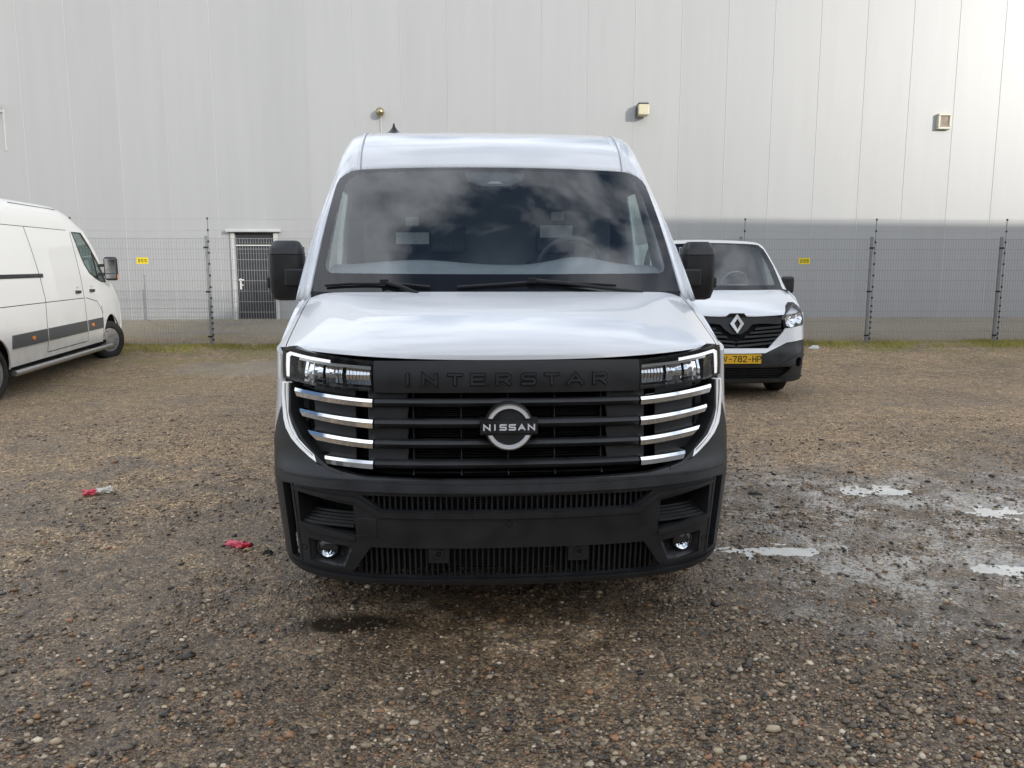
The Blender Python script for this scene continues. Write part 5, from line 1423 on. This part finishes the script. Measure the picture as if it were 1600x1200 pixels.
    MB().box(-.082, .082, -.037, -.031, -.08, .165).build('mirror_glass', M_chrome, mi, bevel=.002)
    MB().box(-.082, .082, -.037, -.031, -.165, -.095).build('wide_angle_glass', M_chrome, mi, bevel=.002)
    MB().box(*sorted((-sx * .09, -sx * .20)), .0, .06, -.12, -.07).box(*sorted((-sx * .09, -sx * .20)), .0, .06, .03, .08).build('mirror_arm', M_black, mi, bevel=.01)
    MB().box(*sorted((sx * .098, sx * .110)), -.02, .04, -.17, -.10).build('indicator', M_amber, mi)
# roof, windscreen, hood and nose as lofts across the width
def across(prof, m, name, drop):
    P = []
    for (l0, z0, xe) in prof:
        P.append([(xe * u, l0 - .16 * max(0, (l0 - 3.3) / 1.9) * u * u, z0 - drop(l0) * abs(u) ** 3.5) for u in frange(-1, 1, .05)])
    v, f = grid(P); o = MB().add(v, f).build(name, m, hv, 50); fix_normals(o, 50); return o
P = []
for l0, zc in ((-.95, 2.60), (2.4, 2.60), (2.8, 2.59), (3.05, 2.54), (3.28, 2.45), (3.46, 2.34), (3.62, 2.235)):
    k = (zc - 2.20) / .40
    pr = ((.962, 2.205), (.955, 2.32), (.935, 2.42), (.89, 2.505), (.80, 2.555), (.6, 2.585), (.3, 2.597), (0, 2.60))
    P.append([(x, l0, 2.205 + (z - 2.205) * max(.06, k)) for x, z in pr] + [(-x, l0, 2.205 + (z - 2.205) * max(.06, k)) for x, z in pr[-2::-1]])
v, f = grid(P); rf = MB().add(v, f).build('roof', M_white2, hv, 40); fix_normals(rf, 40)
for sx in (1, -1):
    MB().tube([(sx * .89, 1.2, 2.506), (sx * .89, 2.72, 2.50)], .005, 6).build('roof_rail', M_dark, rf)
MB().tube([(-.2, 2.6, 2.58), (-.2, 2.5, 2.74)], [.012, .005], 8).build('antenna', M_black, rf)
P = [[(xe * u, a + .18 * (1 - u * u), b + .03 * (1 - u * u)) for u in frange(-1, 1, .1)] for a, b, xe in ((3.585, 2.21, .955), (3.86, 1.98, .978), (4.11, 1.74, 1.0), (4.385, 1.465, 1.01))]
v, f = grid(P); MB().add(v, f).build('windscreen', M_sideglass, hv)
P = [[(xe * u, a + .16 * (1 - u * u), b + .03 * (1 - abs(u) ** 3)) for u in frange(-1, 1, .1)] for a, b, xe in ((4.38, 1.46, 1.01), (4.55, 1.38, 1.0), (4.98, 1.18, .965), (5.19, .98, .925), (5.28, .75, .91), (5.30, .55, .905), (5.26, .33, .90))]
v, f = grid(P); MB().add(v, f).build('hood', M_white2, hv, 50)
pr = [(1.0, .38), (1.03, .6), (1.03, 1.1), (1.02, 1.5), (.98, 2.0), (.958, 2.205), (.95, 2.32), (.93, 2.42), (.885, 2.50), (.80, 2.55), (.6, 2.58), (0, 2.595)]
ob = [(x, -.945, z) for x, z in pr] + [(-x, -.945, z) for x, z in pr[-2::-1]]
MB().add(ob, [tuple(range(len(ob)))]).build('rear_doors', M_white2, hv)
MB().box(-.95, .95, -.9, 5.0, .30, .36).build('underbody', M_dark, hv)
MB().box(-.93, .93, 2.85, 2.88, .4, 2.15).build('bulkhead', M_intl, hv)
MB().box(-.9, .9, 3.9, 4.5, .8, 1.32).build('dashboard', M_int, hv, bevel=.08)
for sx in (1, -1):
    MB().box(sx * .45 - .25, sx * .45 + .25, 2.95, 3.15, .9, 1.75).build('seat', M_seat, hv, bevel=.05)
    MB().box(sx * .45 - .13, sx * .45 + .13, 2.98, 3.1, 1.78, 1.98).build('headrest', M_seat, hv, bevel=.03)

# ================================================================== litter
def zat(x, y): return float(ground_z(np.array([x]), np.array([y]))[0])
M_red = vary(mat('red_film', (.78, .10, .15), .35), 60, .7, 1.25)
M_cream = vary(mat('cream_film', (.70, .66, .58), .45), 60, .8, 1.1)
def crumple(name, x, y, ang, parts, label):
    e = empty(name, (x, y, zat(x, y) + .004), (0, 0, ang)); tag(e, label, 'litter'); e.scale = (1.15, 1.3, 1.35)
    for (nm, m, x0, x1, r0, r1, flare) in parts:
        P = []; n = 18
        for i in range(13):
            t = i / 12; xx = x0 + (x1 - x0) * t; r = r0 + (r1 - r0) * t; row = []
            for k in range(n + 1):
                a = 2 * math.pi * k / n
                w = 1 + .22 * math.sin(3 * a + 5 * t + x * 9) + .16 * math.sin(7 * a - 9 * t) + .10 * math.sin(13 * a + 21 * t)
                row.append((xx + .006 * math.sin(5 * a + 3), r * w * math.cos(a) * (1 + flare * t), max(0.0, r * (.62 + .62 * w * math.sin(a)))))
            P.append(row)
        v, f = grid(P); MB().add(v, f).build(nm, m, e, 25)
    return e
crumple('litter_tube', -1.56, 4.22, R(-14), [('wrapper', M_red, -.062, .030, .017, .018, .1), ('end_cap', mat('deep_red_film', (.55, .015, .03), .3), .031, .068, .016, .015, 0)], 'crumpled red plastic tube lying beside the bumper of the middle van')
crumple('litter_tube', -2.96, 5.32, R(38), [('wrapper', M_red, -.075, -.005, .022, .020, 0), ('paper_tail', M_cream, -.004, .085, .020, .022, .6)], 'red and cream torn paper tube lying on open gravel')
def scrap(name, x, y, label, m, r, h, cat='litter'):
    P = []
    for i in range(4):
        t = i / 3; P.append([(r * (1 - .55 * t) * math.cos(a) * (1 + .25 * math.sin(3 * a + x)), r * .55 * (1 - .55 * t) * math.sin(a) * (1 + .3 * math.cos(2 * a)), h * math.sin(t * 1.5) * (1 + .3 * math.sin(4 * a))) for a in [2 * math.pi * k / 16 for k in range(17)]])
    v, f = grid(P); v2 = P[-1][:-1]
    o = MB().add(v, f).add(v2, [tuple(range(16))]).build(name, m, None, 30); o.location = (x, y, zat(x, y)); return tag(o, label, cat)
scrap('rubber_scrap', 1.72, 5.32, 'flat black rubber scrap on damp gravel beside the middle van', M_rubber, .055, .012)
scrap('dirt_clod', -1.36, 4.12, 'dark clod of earth next to the crumpled red tube', mat('dark_earth', (.03, .026, .022), .9), .03, .02, 'clod')
scrap('paper_scrap', 5.75, 14.55, 'white scrap of paper in the turf at the foot of the fence', M_paper, .10, .05)
